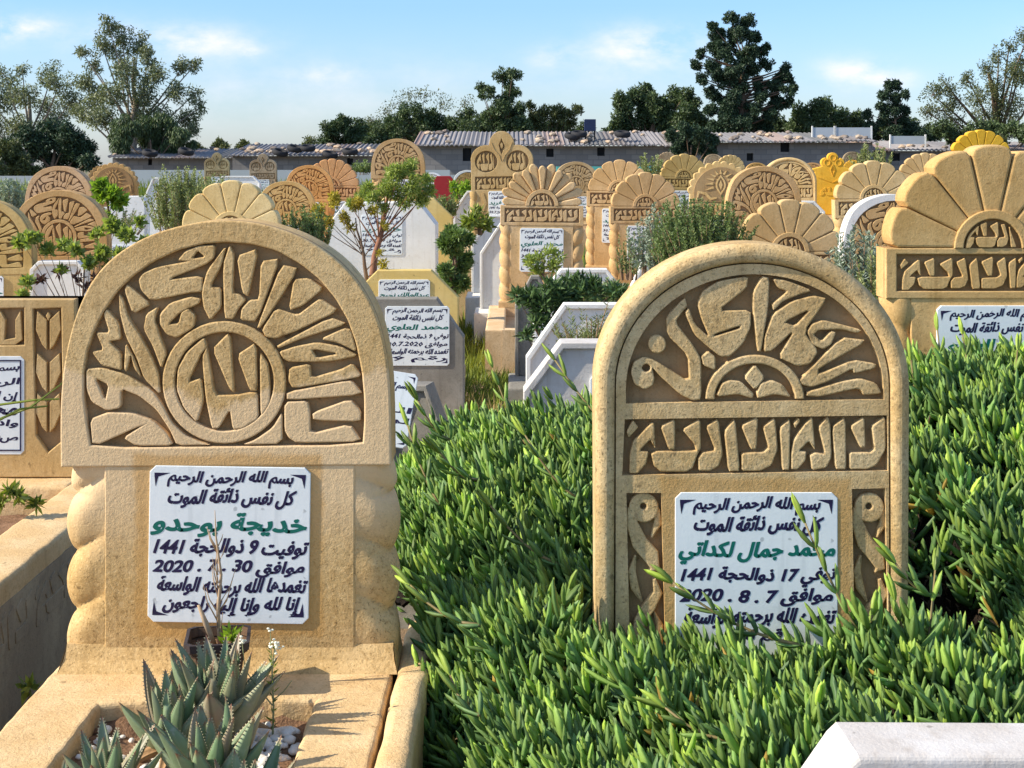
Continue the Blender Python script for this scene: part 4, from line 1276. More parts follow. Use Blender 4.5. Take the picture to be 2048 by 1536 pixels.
# long trailing shoots that cross the plaque and stone feet: start point, end point
TRAIL = [((1760, 1330, 2.80), (1610, 1045, 2.86)), ((1600, 1290, 2.78), (1345, 1165, 2.83)), ((1880, 1190, 2.84), (1790, 1125, 2.84)),
         ((1720, 1330, 2.76), (1745, 1230, 2.80)), ((1060, 900, 3.9), (985, 735, 4.0)), ((900, 880, 3.9), (835, 800, 3.9)),
         ((1270, 900, 3.6), (1110, 720, 3.75)), ((880, 1010, 3.5), (815, 850, 3.6)), 
         ((1900, 830, 3.9), (1875, 660, 4.0)), ((1960, 830, 3.9), (1925, 668, 4.0)), ((2020, 820, 3.9), (2035, 700, 4.0)), ((1850, 900, 3.8), (1822, 720, 3.85)),
         ((1120, 1130, 3.2), (980, 1010, 3.25)), ((1160, 1000, 3.5), (1050, 870, 3.55)), ((960, 960, 3.6), (880, 905, 3.6)), ((1990, 1330, 2.75), (1890, 1290, 2.8)), ((960, 1250, 2.85), (820, 1170, 2.95)),
         ((1500, 1480, 2.5), (1330, 1415, 2.55)), ((960, 1430, 2.6), (900, 1350, 2.66)), ((1830, 1300, 2.8), (1790, 1200, 2.82)), ((1850, 1330, 2.76), (1870, 1140, 2.85))]
st_mb = MB()
tv = lambda arr: arr.append
for (p0, p1) in TRAIL:
    a, b = np.array(at(*p0)), np.array(at(*p1))
    nn = max(4, int(np.linalg.norm(b - a) / .040))
    sag = np.array([0, 0, -.02])
    pts = [a + (b - a) * i / nn + sag * 4 * (i / nn) * (1 - i / nn) for i in range(nn + 1)]
    st_mb.tube(pts, [.0036 - .0016 * i / nn for i in range(nn + 1)], 5)
    ax = unit((b - a)[None])
    r1_ = unit(np.cross(ax, [[0, 1.0, 0]])); r2_ = np.cross(ax, r1_)
    for i, p in enumerate(pts):
        for s_ in (0, 1):
            an = i * math.pi / 2 + s_ * math.pi + rng.normal(0, .2)
            rad = r1_ * math.cos(an) + r2_ * math.sin(an)
            sp__ = math.radians(14 if i == nn else 48 - 16 * i / nn)
            d = unit(ax * math.cos(sp__) + rad * math.sin(sp__) + np.array([[0, 0, .25]]))
            bb.append(p[None]); dd.append(d); uu.append(unit(ax - d * .2)); ll_.append(np.array([rng.uniform(.042, .062)])); ww.append(np.array([rng.uniform(.0095, .0125)]))
            y_ = i / nn; y_ = y_ ** 2
            tt.append(np.array([[.72 + .95 * y_, .82 + .6 * y_, .9 - .1 * y_, 1]]))
bb, dd, uu, ll_, ww, tt = [np.concatenate(a) for a in (bb, dd, uu, ll_, ww, tt)]
V, F, C = blades(bb, dd, uu, ll_, ww, curve=.16, tint=tt)
ice = link('ice_plant', mesh('ice_plant', V, F, M_ICE, True, C))
tag(ice, 'dense fleshy leaved ice plant spreading over the graves between and around the near stones', 'ice plant', kind='stuff')
# stems down in the mat, reddish where old
sel = rng.choice(n, 420, replace=False)
for i in sel:
    p = base[i] + np.array([0, 0, .035]); q_ = p + np.array([rng.uniform(.05, .14), rng.uniform(-.06, .02), rng.uniform(-.05, -.01)])
    st_mb.tube([p, (p + q_) / 2 + np.array([0, 0, .012]), q_], [.003, .004, .004], 5)
st_mb.obj('stem', M_ICES, ice, True)
# dark thatch below the leaves
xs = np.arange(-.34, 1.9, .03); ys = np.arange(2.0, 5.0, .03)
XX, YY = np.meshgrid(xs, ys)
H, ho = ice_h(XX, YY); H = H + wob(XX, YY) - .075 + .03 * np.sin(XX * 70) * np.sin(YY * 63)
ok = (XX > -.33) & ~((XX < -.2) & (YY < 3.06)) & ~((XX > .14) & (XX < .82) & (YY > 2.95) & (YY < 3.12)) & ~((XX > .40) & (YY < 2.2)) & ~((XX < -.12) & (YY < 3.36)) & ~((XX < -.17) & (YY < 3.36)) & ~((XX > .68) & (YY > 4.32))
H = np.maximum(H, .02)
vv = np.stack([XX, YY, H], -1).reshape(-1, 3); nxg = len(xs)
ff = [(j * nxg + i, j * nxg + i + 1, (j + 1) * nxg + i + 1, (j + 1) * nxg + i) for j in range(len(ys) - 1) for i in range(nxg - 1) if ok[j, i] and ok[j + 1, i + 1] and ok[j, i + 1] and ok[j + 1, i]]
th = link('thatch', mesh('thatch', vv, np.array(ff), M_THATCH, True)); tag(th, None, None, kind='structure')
# dry dead leaves hanging in the hollow
dm = MB()
for _ in range(420):
    x, y = rng.normal(.95, .09), rng.normal(3.30, .12); h_, _o = ice_h(np.array(x), np.array(y))
    z = float(h_) - .05 + rng.uniform(0, .10)
    a = rng.uniform(0, 6.28); l_ = rng.uniform(.015, .04)
    dm.tube([(x, y, z), (x + l_ * .5 * math.cos(a), y + l_ * .3 * math.sin(a), z - l_ * .3), (x + l_ * math.cos(a) * .7, y, z - l_)], [.001, .0028, .001], 4)
dl = dm.obj('dry_leaf', mat_plain('dead_leaf', (.10, .065, .04), .8, .6, 40), None)
tag(dl, 'brown dead leaves littering the dark hollow in the ice plant', 'dead leaves', kind='stuff'); dl.name = 'leaf_litter'


# ------------------------------------------------------------------ shrubs
def mat_shrub(name, col, **k): return mat_leaf(name, col, **k)
M_ROS = mat_leaf('rosemary', (.15, .21, .085), .35, .18, .7, (1.2, 1.15, 1))
M_ROSL = mat_leaf('rosemary_light', (.23, .27, .13), .35, .2, .7, (1.2, 1.15, 1))
M_SILV = mat_leaf('silver_leaf', (.26, .31, .25), .3, .15, .75, (1.1, 1.1, 1.05))
M_OLE = mat_leaf('dark_shrub_leaf', (.065, .12, .048), .35, .15, .45, (1.3, 1.2, 1))
M_LIME = mat_leaf('lime_leaf', (.17, .30, .045), .4, .4, .5, (1.4, 1.15, 1))
M_GER = mat_leaf('geranium_leaf', (.20, .30, .09), .4, .35, .5, (1.5, 1.15, 1))
M_FEA = mat_leaf('feathery_leaf', (.12, .165, .07), .35, .25, .7, (1.5, 1.25, 1))
M_YLW = mat_leaf('yellowing_leaf', (.33, .29, .05), .4, .4, .6, (1.2, 1.1, 1))
M_DRY = mat_leaf('dry_grass', (.33, .26, .12), .35, .2, .8, (1.2, 1.1, 1))
M_WEED = mat_leaf('weed_green', (.12, .19, .04), .5, .3, .6, (1.6, 1.2, 1))
M_EUC = mat_leaf('gum_leaf', (.14, .17, .10), .4, .2, .55, (1.3, 1.2, 1.1))
M_TREE = mat_leaf('tree_leaf', (.055, .092, .042), .4, .15, .55, (1.5, 1.3, 1.1))
M_TREEL = mat_leaf('tree_leaf_light', (.08, .105, .045), .4, .2, .55, (1.4, 1.2, 1))
M_CON = mat_leaf('conifer_needles', (.032, .058, .034), .4, .1, .6, (1.3, 1.3, 1.1))


def spikes(name, cx, base_py, top_py, wpx, Y, label, mat, cat='shrub', n=60, needle=.028, group=None, wd=.006, dens=30, lean_=.18, dpt=.8, zb=None, flat=.5, thick=None):
    """bush of upright twigs set all round with narrow leaves"""
    x0 = xat(cx, Y); z0 = zat(base_py, Y) if zb is None else zb; H = zat(top_py, Y) - z0; w = wpx * Y / FPX
    root = empty('shrub', (x0, Y, z0), label, cat, group)
    r = np.random.default_rng(int(cx * 7 + Y * 100))
    lst, tw = [], MB()
    for i in range(n):
        a, q = r.uniform(0, 6.28), math.sqrt(r.uniform())
        bx, by = q * math.cos(a) * w * .42, q * math.sin(a) * w * .42 * dpt
        h = H * (1 - .35 * q ** 3) * r.uniform(flat, 1.0)
        tip = np.array([bx * 1.15 + r.normal(0, lean_) * h * .4, by * 1.1 + r.normal(0, lean_) * h * .3, h])
        b0 = np.array([bx * .75, by * .75, 0.0])
        m = int(dens * h / .3) + 8
        t = r.uniform(.15, 1, m) ** .8
        bend = np.array([r.normal(0, .03), r.normal(0, .03), 0]) * h * 4
        c_ = b0 + (tip - b0) * t[:, None] + bend * (t * (1 - t))[:, None]
        an = r.uniform(0, 6.28, m)
        d = np.stack([np.cos(an), np.sin(an), np.full(m, .85) + r.normal(0, .25, m)], 1); d = unit(d)
        nn_ = unit(np.cross(d, rnd_dir(m, rng=r)))
        sz = (1.15 - .5 * t)
        lst.append(quads(c_, d, nn_, needle * sz * r.uniform(.7, 1.3, m), np.full(m, wd) * r.uniform(.7, 1.3, m)))
        if i % 2 == 0: tw.tube([b0, (b0 + tip) / 2 + bend * .25, tip * .96 + b0 * .04], [.004, .003, .0015], 4)
    V, F = join_arr(lst)
    link('foliage', mesh('foliage', V, F, mat), root)
    tw.obj('stem', M_TWIG, root)
    return root


GR = 'rosemary and lavender bushes between the graves'
spikes('s', 362, 478, 322, 150, 11.5, 'tall upright rosemary bush left of the cream fan headstone', M_ROSL, n=120, needle=.03, wd=.009, dens=70, group=GR, flat=.6)
spikes('s', 436, 440, 345, 80, 13.5, 'thin rosemary shoots behind the cream fan headstone', M_ROSL, n=30, needle=.03, wd=.010, dens=60, group=GR)
spikes('s', 25, 460, 352, 130, 15, 'grey green bush at the left edge under the hedge', M_SILV, n=80, needle=.04, wd=.013, dens=60, group=GR, flat=.75)
spikes('s', 610, 520, 410, 115, 8.8, 'rosemary bush at the right shoulder of the left near stone', M_ROS, n=120, needle=.024, wd=.007, dens=100, group=GR)
spikes('s', 240, 470, 415, 120, 10.5, 'low rosemary behind the leafy geranium', M_ROSL, n=50, needle=.024, wd=.006, dens=60, group=GR)
spikes('s', 1400, 575, 388, 215, 8.4, 'big rosemary bush behind the left shoulder of the right near stone', M_ROS, n=300, needle=.025, wd=.0075, dens=100, group=GR, flat=.55, lean_=.3)
spikes('s', 1305, 560, 400, 90, 8.8, 'silvery twiggy bush in front of the overlapping fan headstone', M_SILV, n=40, needle=.034, wd=.010, dens=55, group=GR)
spikes('s', 1715, 640, 452, 130, 6.3, 'silver leaved lavender bush between the right near stone and the big fan headstone', M_SILV, n=70, needle=.036, wd=.008, dens=60, group=GR)
spikes('s', 1755, 690, 500, 120, 5.6, 'light green rosemary against the left side of the big fan headstone', M_ROSL, n=70, needle=.024, wd=.005, dens=80, group=GR)
spikes('s', 1745, 360, 284, 90, 19, 'far rosemary spikes right of the golden headstone', M_ROSL, n=34, needle=.05, wd=.016, dens=50, group=GR)
spikes('s', 1296, 370, 296, 60, 19, 'far rosemary spikes between two fan headstones', M_ROSL, n=22, needle=.05, wd=.016, dens=50, group=GR)
spikes('s', 884, 440, 378, 70, 14.5, 'grey green bush under the red slab', M_ROS, n=50, needle=.03, wd=.012, dens=60, group=GR)
spikes('s', 1175, 700, 600, 150, 6.0, 'feathery weed growing over the middle white slab', M_FEA, 'weed', n=60, needle=.03, wd=.0035, dens=50, lean_=.5, flat=.3)
spikes('s', 1200, 640, 556, 180, 7.3, 'dense green bush in front of the long white slab', M_ROS, n=140, needle=.026, wd=.008, dens=100, group=GR, flat=.6)
spikes('s', 720, 350, 318, 60, 24, 'grey green bush right of the orange scalloped headstone', M_ROS, n=30, needle=.06, wd=.02, dens=40, group=GR)
spikes('s', 1260, 560, 455, 60, 9.1, 'low rosemary tuft beside the overlapping fan headstone', M_ROS, n=30, needle=.022, wd=.006, dens=60, group=GR)
spikes('s', 1500, 545, 440, 90, 9.6, 'rosemary tuft left of the fan headstone above the near arch', M_ROS, n=50, needle=.022, wd=.006, dens=70, group=GR)


def clump_quads(cs, rs, n, ln, wd, up=.1, rng_=None, flat=1.0, droop=0.0, squash=1.0, out_=.5):
    r = rng_ or RNG; lst = []
    for (c_, q) in zip(cs, rs):
        m = max(6, int(n * (q / np.mean(rs)) ** 2))
        d0 = rnd_dir(m, rng=r); rad = r.uniform(.25, 1, m) ** .45
        p = np.array(c_) + d0 * (q * rad)[:, None] * np.array([1, 1, squash])
        d = unit(d0 * out_ + rnd_dir(m, up, r) + np.array([0, 0, -droop]))
        lst.append(quads(p, d, rnd_dir(m, .4, r), ln * r.uniform(.6, 1.35, m), wd * r.uniform(.6, 1.35, m)))
    return lst


def tree(name, Y, base, clumps, label, mat, ln, wd, n=60, trunk=.12, cat='tree', group=None, depth=.9, sub=5, droop=0, seed=1, up=.1, limbs=True, horiz=False, bark=None, spread=.75, z0=None, subr=.45, out_=.5):
    """base: (px, py) of the foot; clumps: (px, py, radius px) of the masses of the crown, each broken into smaller tufts"""
    r = np.random.default_rng(seed); rr = random.Random(seed)
    b = at(base[0], base[1], Y)
    if z0 is not None: b.z = z0
    root = empty(name, b, label, cat, group)
    bm_, cs, rs = MB(), [], []
    s = Y / FPX
    top = min(c[1] for c in clumps)
    zt_ = zat(top, Y)
    trunk_pts = []
    cxm = np.mean([c[0] for c in clumps])
    for k in range(7):
        t = k / 6; trunk_pts.append(Vector(((xat(cxm, Y) - b.x) * t ** 1.5 * .8 + rr.uniform(-1, 1) * trunk * .6 * t, rr.uniform(-.5, .5) * trunk * t, (zt_ - b.z) * .80 * t)))
    bm_.tube(trunk_pts, [trunk * (1 - .78 * k / 6) for k in range(7)], 7)
    for (px, py, q) in clumps:
        c_ = Vector((xat(px, Y) - b.x, rr.uniform(-1, 1) * depth * q * s * 1.6, zat(py, Y) - b.z)); q_ = q * s
        t = min(.95, max(.12, (c_.z / max(zt_ - b.z, .01)) * (1.12 if horiz else .62))); k = t * 6; i = min(5, int(k))
        o_ = trunk_pts[i].lerp(trunk_pts[i + 1], k - i)
        if limbs:
            mid = (o_ + c_) / 2 + Vector((rr.uniform(-1, 1) * q_ * .2, 0, -q_ * .25))
            bm_.tube([o_, mid, c_], [trunk * .32 * (1 - t * .5), trunk * .2 * (1 - t * .4), trunk * .06], 5, cap=False)
        for j in range(sub):
            d0 = rnd_dir(1, rng=r)[0] * q_ * spread * r.uniform(.4, 1)
            cs.append(np.array(c_) + d0); rs.append(q_ * subr * r.uniform(.6, 1.25))
            if limbs and j % 2 == 0: bm_.tube([c_, Vector(cs[-1])], [trunk * .05, trunk * .02], 3, cap=False)
    V, F = join_arr(clump_quads(cs, rs, n, ln, wd, up, r, droop=droop, out_=out_))
    link('crown', mesh('crown', V, F, mat), root)
    bm_.obj('trunk', bark or M_BARK, root, True)
    return root
# leafy bushes and small trees among the graves
tree('shrub', 7.0, (1085, 690), [(1060, 600, 26), (1035, 595, 14), (1090, 620, 26), (1110, 590, 30), (1150, 575, 30), (1075, 650, 18), (1055, 675, 12), (1140, 610, 26), (1190, 580, 26), (1225, 585, 20), (1120, 645, 14)],
     'dark glossy bush leaning over the long white slab beside the aisle', M_OLE, .048, .012, n=44, trunk=.02, cat='bush', sub=6, seed=3, up=.5, z0=.3)
tree('shrub', 10.3, (1085, 560), [(1060, 525, 18), (1085, 510, 20), (1110, 515, 18), (1075, 540, 18), (1105, 538, 16)], 'bright green bush growing in front of the sunray headstone tablet', M_GER, 0.038, 0.013, n=38, trunk=.02, cat='bush', seed=4, up=.5)
M_MID = mat_leaf('mid_shrub_leaf', (.11, .18, .062), .35, .2, .5, (1.3, 1.2, 1))
tree('shrub', 10.6, (905, 600), [(905, 462, 16), (912, 475, 20), (900, 490, 24), (930, 480, 18), (915, 530, 22), (908, 570, 22), (892, 540, 14), (930, 560, 14), (935, 520, 14)],
     'dark green bush in the gap between the white slab headstones', M_MID, .045, .014, n=130, trunk=.03, cat='bush', sub=8, seed=5, up=.3)
tree('shrub', 16.5, (920, 410), [(915, 385, 12), (930, 375, 12), (905, 372, 9)], 'small yellow green bush in front of the white rimmed arch', M_LIME, 0.060, 0.024, n=28, trunk=.02, cat='bush', seed=6)
tree('shrub', 10.8, (960, 470), [(945, 440, 16), (975, 445, 16), (930, 450, 12), (955, 425, 10)], 'green bush at the foot of the twin medallion headstone', M_WEED, .06, .018, n=22, trunk=.02, cat='bush', seed=7)
tree('small_tree', 9.6, (745, 562), [(800, 350, 26), (830, 370, 26), (770, 375, 24), (800, 395, 26), (840, 400, 18), (755, 395, 18), (820, 335, 18), (785, 340, 16), (720, 395, 16), (735, 372, 16), (858, 385, 16), (850, 358, 16), (765, 415, 14), (700, 410, 12)],
     'small tree with red brown forked stems and a feathery crown before the white slab', M_GER, 0.028, 0.008, n=76, trunk=.028, sub=7, seed=8, bark=mat_plain('red_bark', (.26, .12, .075), .8, .3, 20), z0=.62)
tree('shrub', 9.4, (735, 565), [(640, 420, 16), (670, 400, 18), (690, 430, 16), (655, 445, 14), (715, 410, 16), (625, 440, 10), (700, 455, 10), (745, 425, 12), (770, 450, 10), (770, 530, 12), (760, 505, 8)],
     'leggy stems with yellowing leaves reaching left from the small tree', M_YLW, 0.027, 0.010, n=35, trunk=.016, cat='shrub', sub=5, seed=9, z0=.62)
tree('geranium', 6.2, (170, 600), [(40, 485, 14), (65, 478, 14), (95, 500, 12), (130, 490, 13), (155, 500, 12), (190, 470, 14), (230, 455, 16), (262, 470, 16), (285, 485, 14), (205, 505, 14), (245, 510, 14), (180, 530, 12), (225, 540, 12), (60, 565, 10), (45, 590, 9), (120, 540, 8), (275, 440, 10)],
     'leggy geranium with light green leaf tufts in front of the arched headstones at the left', M_GER, 0.030, 0.016, n=35, trunk=.014, cat='geranium', sub=4, seed=10, up=.6, z0=.25)
tree('geranium', 6.3, (150, 600), [(120, 545, 9), (150, 555, 9), (190, 560, 8), (85, 560, 8), (170, 575, 8), (210, 580, 8)], 'withered purple brown leaves low on the geranium stems', mat_leaf('withered_leaf', (.09, .04, .04), .4, .2, .7), .03, .012, n=12, trunk=.008, cat='geranium', sub=3, seed=11, z0=.25)
tree('shrub', 10.6, (215, 470), [(205, 370, 12), (215, 385, 12), (230, 395, 14), (245, 405, 10), (200, 395, 10), (215, 440, 9), (205, 465, 9)], 'bright green broad leaved plant beside the scalloped reddish headstone', M_LIME, 0.053, 0.036, n=32, trunk=.02, cat='plant', sub=4, seed=12, up=.3)

# loose ground plants: tufts of grass and weeds in the aisle and between tombs
lst, lstd = [], []
rg = np.random.default_rng(5)
def tufts(x0, x1, y0, y1, cnt, h, into, zb=0.0, w=.004, m=14):
    for _ in range(cnt):
        y = rg.uniform(y0, y1); x = rg.uniform(x0, x1) * 1.0
        d = unit(np.stack([rg.normal(0, .45, m), rg.normal(0, .45, m), np.ones(m)], 1))
        c_ = np.array([x, y, zb - .03]) + rg.normal(0, .03, (m, 3)) * np.array([1, 1, 0])
        into.append(quads(c_, d, rnd_dir(m, rng=rg), rg.uniform(.5, 1.2, m) * h, np.full(m, w) * (1 + y * .12)))
tufts(-.55, .0, 5.4, 10.5, 420, .11, lst)
tufts(-.6, -.1, 5.5, 8.5, 130, .16, lstd)
tufts(-.45, .25, 10, 16, 260, .14, lst)
tufts(-7, 7, 9, 16, 900, .22, lst, w=.006)
tufts(-12, 12, 16, 34, 1800, .45, lst, w=.01)
tufts(-12, 12, 16, 40, 700, .5, lstd, w=.01)
tufts(-17, 17, 30, 46, 1500, 1.0, lst, w=.012, m=20)
tufts(-17, 17, 30, 46, 500, .9, lstd, w=.01)
tufts(-.80, -.30, 5.9, 6.9, 70, .18, lstd, zb=.12)
tufts(-.75, -.35, 5.6, 6.6, 90, .10, lst, zb=.10)
V, F = join_arr(lst); o = link('grass', mesh('grass', V, F, M_WEED)); tag(o, 'green weeds and grass tufts growing between the tombs', 'grass', kind='stuff')
V, F = join_arr(lstd); o = link('dry_grass', mesh('dry_grass', V, F, M_DRY)); tag(o, 'dry straw coloured grass stalks along the aisle', 'dry grass', kind='stuff')

# ------------------------------------------------------------------ pebbles, pot, aloes in the near left bed
import bmesh
bmx = bmesh.new()
rp = random.Random(4)
M_PEB = mat_plain('white_pebble', (.74, .69, .62), .6, .18, 30)
vv, ff = [], []
ico = bmesh.new(); bmesh.ops.create_icosphere(ico, subdivisions=2, radius=1)
iv = np.array([v.co[:] for v in ico.verts]); if_ = np.array([[v.index for v in f.verts] for f in ico.faces]); ico.free(); bmx.free()
PV, PF = [], []
k = 0
for _ in range(420):
    if rp.random() < .78: lx, ly = rp.uniform(.03, .19), rp.uniform(-.75, -.19) ** 1
    else: lx, ly = rp.uniform(-.20, .02), rp.uniform(-.60, -.20)
    if rp.random() < .5: lx, ly = lx * .6 + .06, ly * .5 - .12
    sz = rp.uniform(.005, .011)
    sc = np.array([sz * rp.uniform(.9, 1.5), sz * rp.uniform(.9, 1.4), sz * rp.uniform(.55, .9)])
    a = rp.uniform(0, 6.28); Rm = np.array([[math.cos(a), -math.sin(a), 0], [math.sin(a), math.cos(a), 0], [0, 0, 1]])
    zb_ = -.035 + .02 * mnoise.noise(Vector((lx * 14, ly * 14, 0))) + .010 * mnoise.noise(Vector((lx * 60, ly * 60, 4))) + sc[2] * .5
    jit = 1 + .22 * np.array([mnoise.noise(Vector((p[0] * 1.7 + k, p[1] * 1.7, p[2] * 1.7))) for p in iv])[:, None]
    PV.append((iv * jit * sc) @ Rm.T + np.array([GX + lx, GY + ly, GZ + zb_])); PF.append(if_ + k * len(iv)); k += 1
o = link('pebbles', mesh('pebbles', np.concatenate(PV), np.concatenate(PF), M_PEB, True)); tag(o, 'white pebbles scattered on the soil of the aloe bed', 'pebbles', kind='stuff')

pot = empty('plant_pot', (xat(436, 2.89), 2.89, GZ + .001), 'dark plastic nursery pot standing on the curb before the left near stone', 'plant pot')
M_POT = mat_plain('pot_plastic', (.035, .026, .028), .55, .5, 30, spec=.4)
M_MUD = mat_stone('dried_mud', (.10, .06, .038), (.03, .02, .018), (.16, .10, .06), speck=.5, use_obj_col=False, big=20)
pb = MB()
def sq(w, z, c=.012): return [(-w + c, -w, z), (w - c, -w, z), (w, -w + c, z), (w, w - c, z), (w - c, w, z), (-w + c, w, z), (-w, w - c, z), (-w, -w + c, z)]
prof = [(.040, 0), (.052, .082), (.058, .084), (.060, .102), (.055, .102), (.053, .086)]
vv = []
for w_, z in prof: vv += sq(w_, z)
pb.add(vv, [tuple(range(7, -1, -1))] + [(k * 8 + i, k * 8 + (i + 1) % 8, k * 8 + 8 + (i + 1) % 8, k * 8 + 8 + i) for k in range(5) for i in range(8)])
pb.obj('pot_body', M_MUD, pot)
MB().add(sq(.0605, .088) + sq(.0615, .103) + sq(.055, .1035), [(k * 8 + i, k * 8 + (i + 1) % 8, k * 8 + 8 + (i + 1) % 8, k * 8 + 8 + i) for k in range(2) for i in range(8)]).obj('pot_rim', M_POT, pot)
MB().add(sq(.053, .080), [tuple(range(8))]).obj('potting_soil', M_SOIL, pot)
pot.rotation_euler.z = R(8)

ps = empty('pot_plant', (xat(436, 2.89), 2.89, GZ + .08), 'dry stalk with a few small green leaves growing in the nursery pot', 'plant')
sb = MB()
r_ = random.Random(3)
sb.tube([(.004, 0, 0), (.0, .0, .07), (.006, 0, .14), (-.004, 0, .215), (-.006, 0, .265)], [.0048, .004, .003, .0018, .0006], 6)
for k in range(16):
    z = r_.uniform(.02, .22); a = r_.uniform(0, 6.28); l_ = r_.uniform(.02, .055) * (1.2 - z * 3)
    sb.tube([(0, 0, z), (l_ * .5 * math.cos(a), l_ * .4 * math.sin(a), z + l_ * .8), (l_ * .7 * math.cos(a), l_ * .5 * math.sin(a), z + l_ * 1.5)], [.0016, .0012, .0004], 4)
sb.tube([(-.005, 0, 0), (-.022, -.01, .05), (-.036, -.01, .085)], [.005, .006, .003], 5)
sb.obj('stalk', mat_plain('dry_stalk', (.42, .30, .19), .85, .35, 60), ps, True)
m_ = 30; an = np.array([r_.uniform(0, 6.28) for _ in range(m_)]); rr_ = np.random.default_rng(2)
bp = np.stack([.022 + .004 * np.cos(an), .004 * np.sin(an), rr_.uniform(.0, .03, m_)], 1)
dd_ = unit(np.stack([np.cos(an), np.sin(an), np.full(m_, .9)], 1))
V, F = quads(bp, dd_, unit(np.cross(dd_, rnd_dir(m_, rng=rr_))), rr_.uniform(.018, .034, m_), np.full(m_, .010))
link('leaf_tuft', mesh('leaf_tuft', V, F, M_LIME), ps)

# little weed with white flowers
fw = empty('flowering_weed', (xat(545, 2.72), 2.72, GZ - .03), 'thin weed with a small cluster of white flowers beside the aloes', 'weed')
sb = MB()
sb.tube([(0, 0, 0), (.002, 0, .06), (-.001, 0, .12), (.004, 0, .165)], [.0022, .0018, .0014, .001], 5)
sb.tube([(0, 0, .06), (-.025, 0, .09), (-.05, 0, .125), (-.055, 0, .175)], [.0015, .0012, .001, .0008], 4)
sb.tube([(.002, 0, .07), (.02, 0, .085), (.035, 0, .105)], [.0013, .001, .0008], 4)
sb.tube([(0, 0, .12), (-.003, 0, .165), (-.004, 0, .195)], [.001, .001, .0006], 4)
sb.obj('stem', mat_plain('weed_stem', (.24, .25, .12), .8, .3, 40), fw)
fv, ff_, k = [], [], 0
for (cx_, cz_, q, cnt) in ((.006, .168, .011, 26), (-.055, .178, .005, 7), (-.004, .198, .004, 5)):
    for _ in range(cnt):
        p = np.array([cx_, 0, cz_]) + rr_.normal(0, q * .5, 3)
        fv.append(iv * .0028 * np.array([1, 1, .7]) + p); ff_.append(if_ + k * len(iv)); k += 1
link('flower_head', mesh('flower_head', np.concatenate(fv), np.concatenate(ff_), mat_plain('white_petal', (.8, .78, .62), .6, .1)), fw)
m_ = 40; an = rr_.uniform(0, 6.28, m_); tz = rr_.uniform(.01, .17, m_)
dd_ = unit(np.stack([np.cos(an), np.sin(an), np.full(m_, .8)], 1))
V, F = quads(np.stack([np.zeros(m_), np.zeros(m_), tz], 1), dd_, unit(np.cross(dd_, rnd_dir(m_, rng=rr_))), rr_.uniform(.008, .02, m_), np.full(m_, .004))
link('leaves', mesh('leaves', V, F, M_WEED), fw)

# aloes: thick tapering leaves with toothed edges and brown tips
ma, ta, ba = newmat('aloe_leaf')
at_ = ta.nodes.new('ShaderNodeAttribute'); at_.attribute_name = 'tint'
sr = ta.nodes.new('ShaderNodeSeparateColor'); ta.links.new(at_.outputs['Color'], sr.inputs[0])   # r along the leaf, g edge, b redness
gg = ta.nodes.new('ShaderNodeNewGeometry')
c = mixc(ta, gg.outputs['Random Per Island'], (.12, .20, .095), (.22, .29, .16))
c = mixc(ta, step(ta, noise_n(ta, 60, 4, .6), .55, .8), c, (.30, .33, .25))
c = mixc(ta, mth(ta, 'MULTIPLY', sr.outputs[2], mth(ta, 'MULTIPLY_ADD', noise_n(ta, 25, 4, .6), .9, .2)), c, (.30, .16, .13))
c = mixc(ta, step(ta, sr.outputs[1], .75, 1), c, (.36, .33, .20))
c = mixc(ta, step(ta, sr.outputs[0], .86, 1.0), c, (.22, .09, .05))
ta.links.new(c, ba.inputs['Base Color']); ba.inputs['Roughness'].default_value = .48
bump(ta, ba, ((noise_n(ta, 150, 3, .6), 1),), .0008)
M_ALD = mat_plain('dry_aloe_leaf', (.40, .24, .12), .85, .4, 40, bumpd=.002)


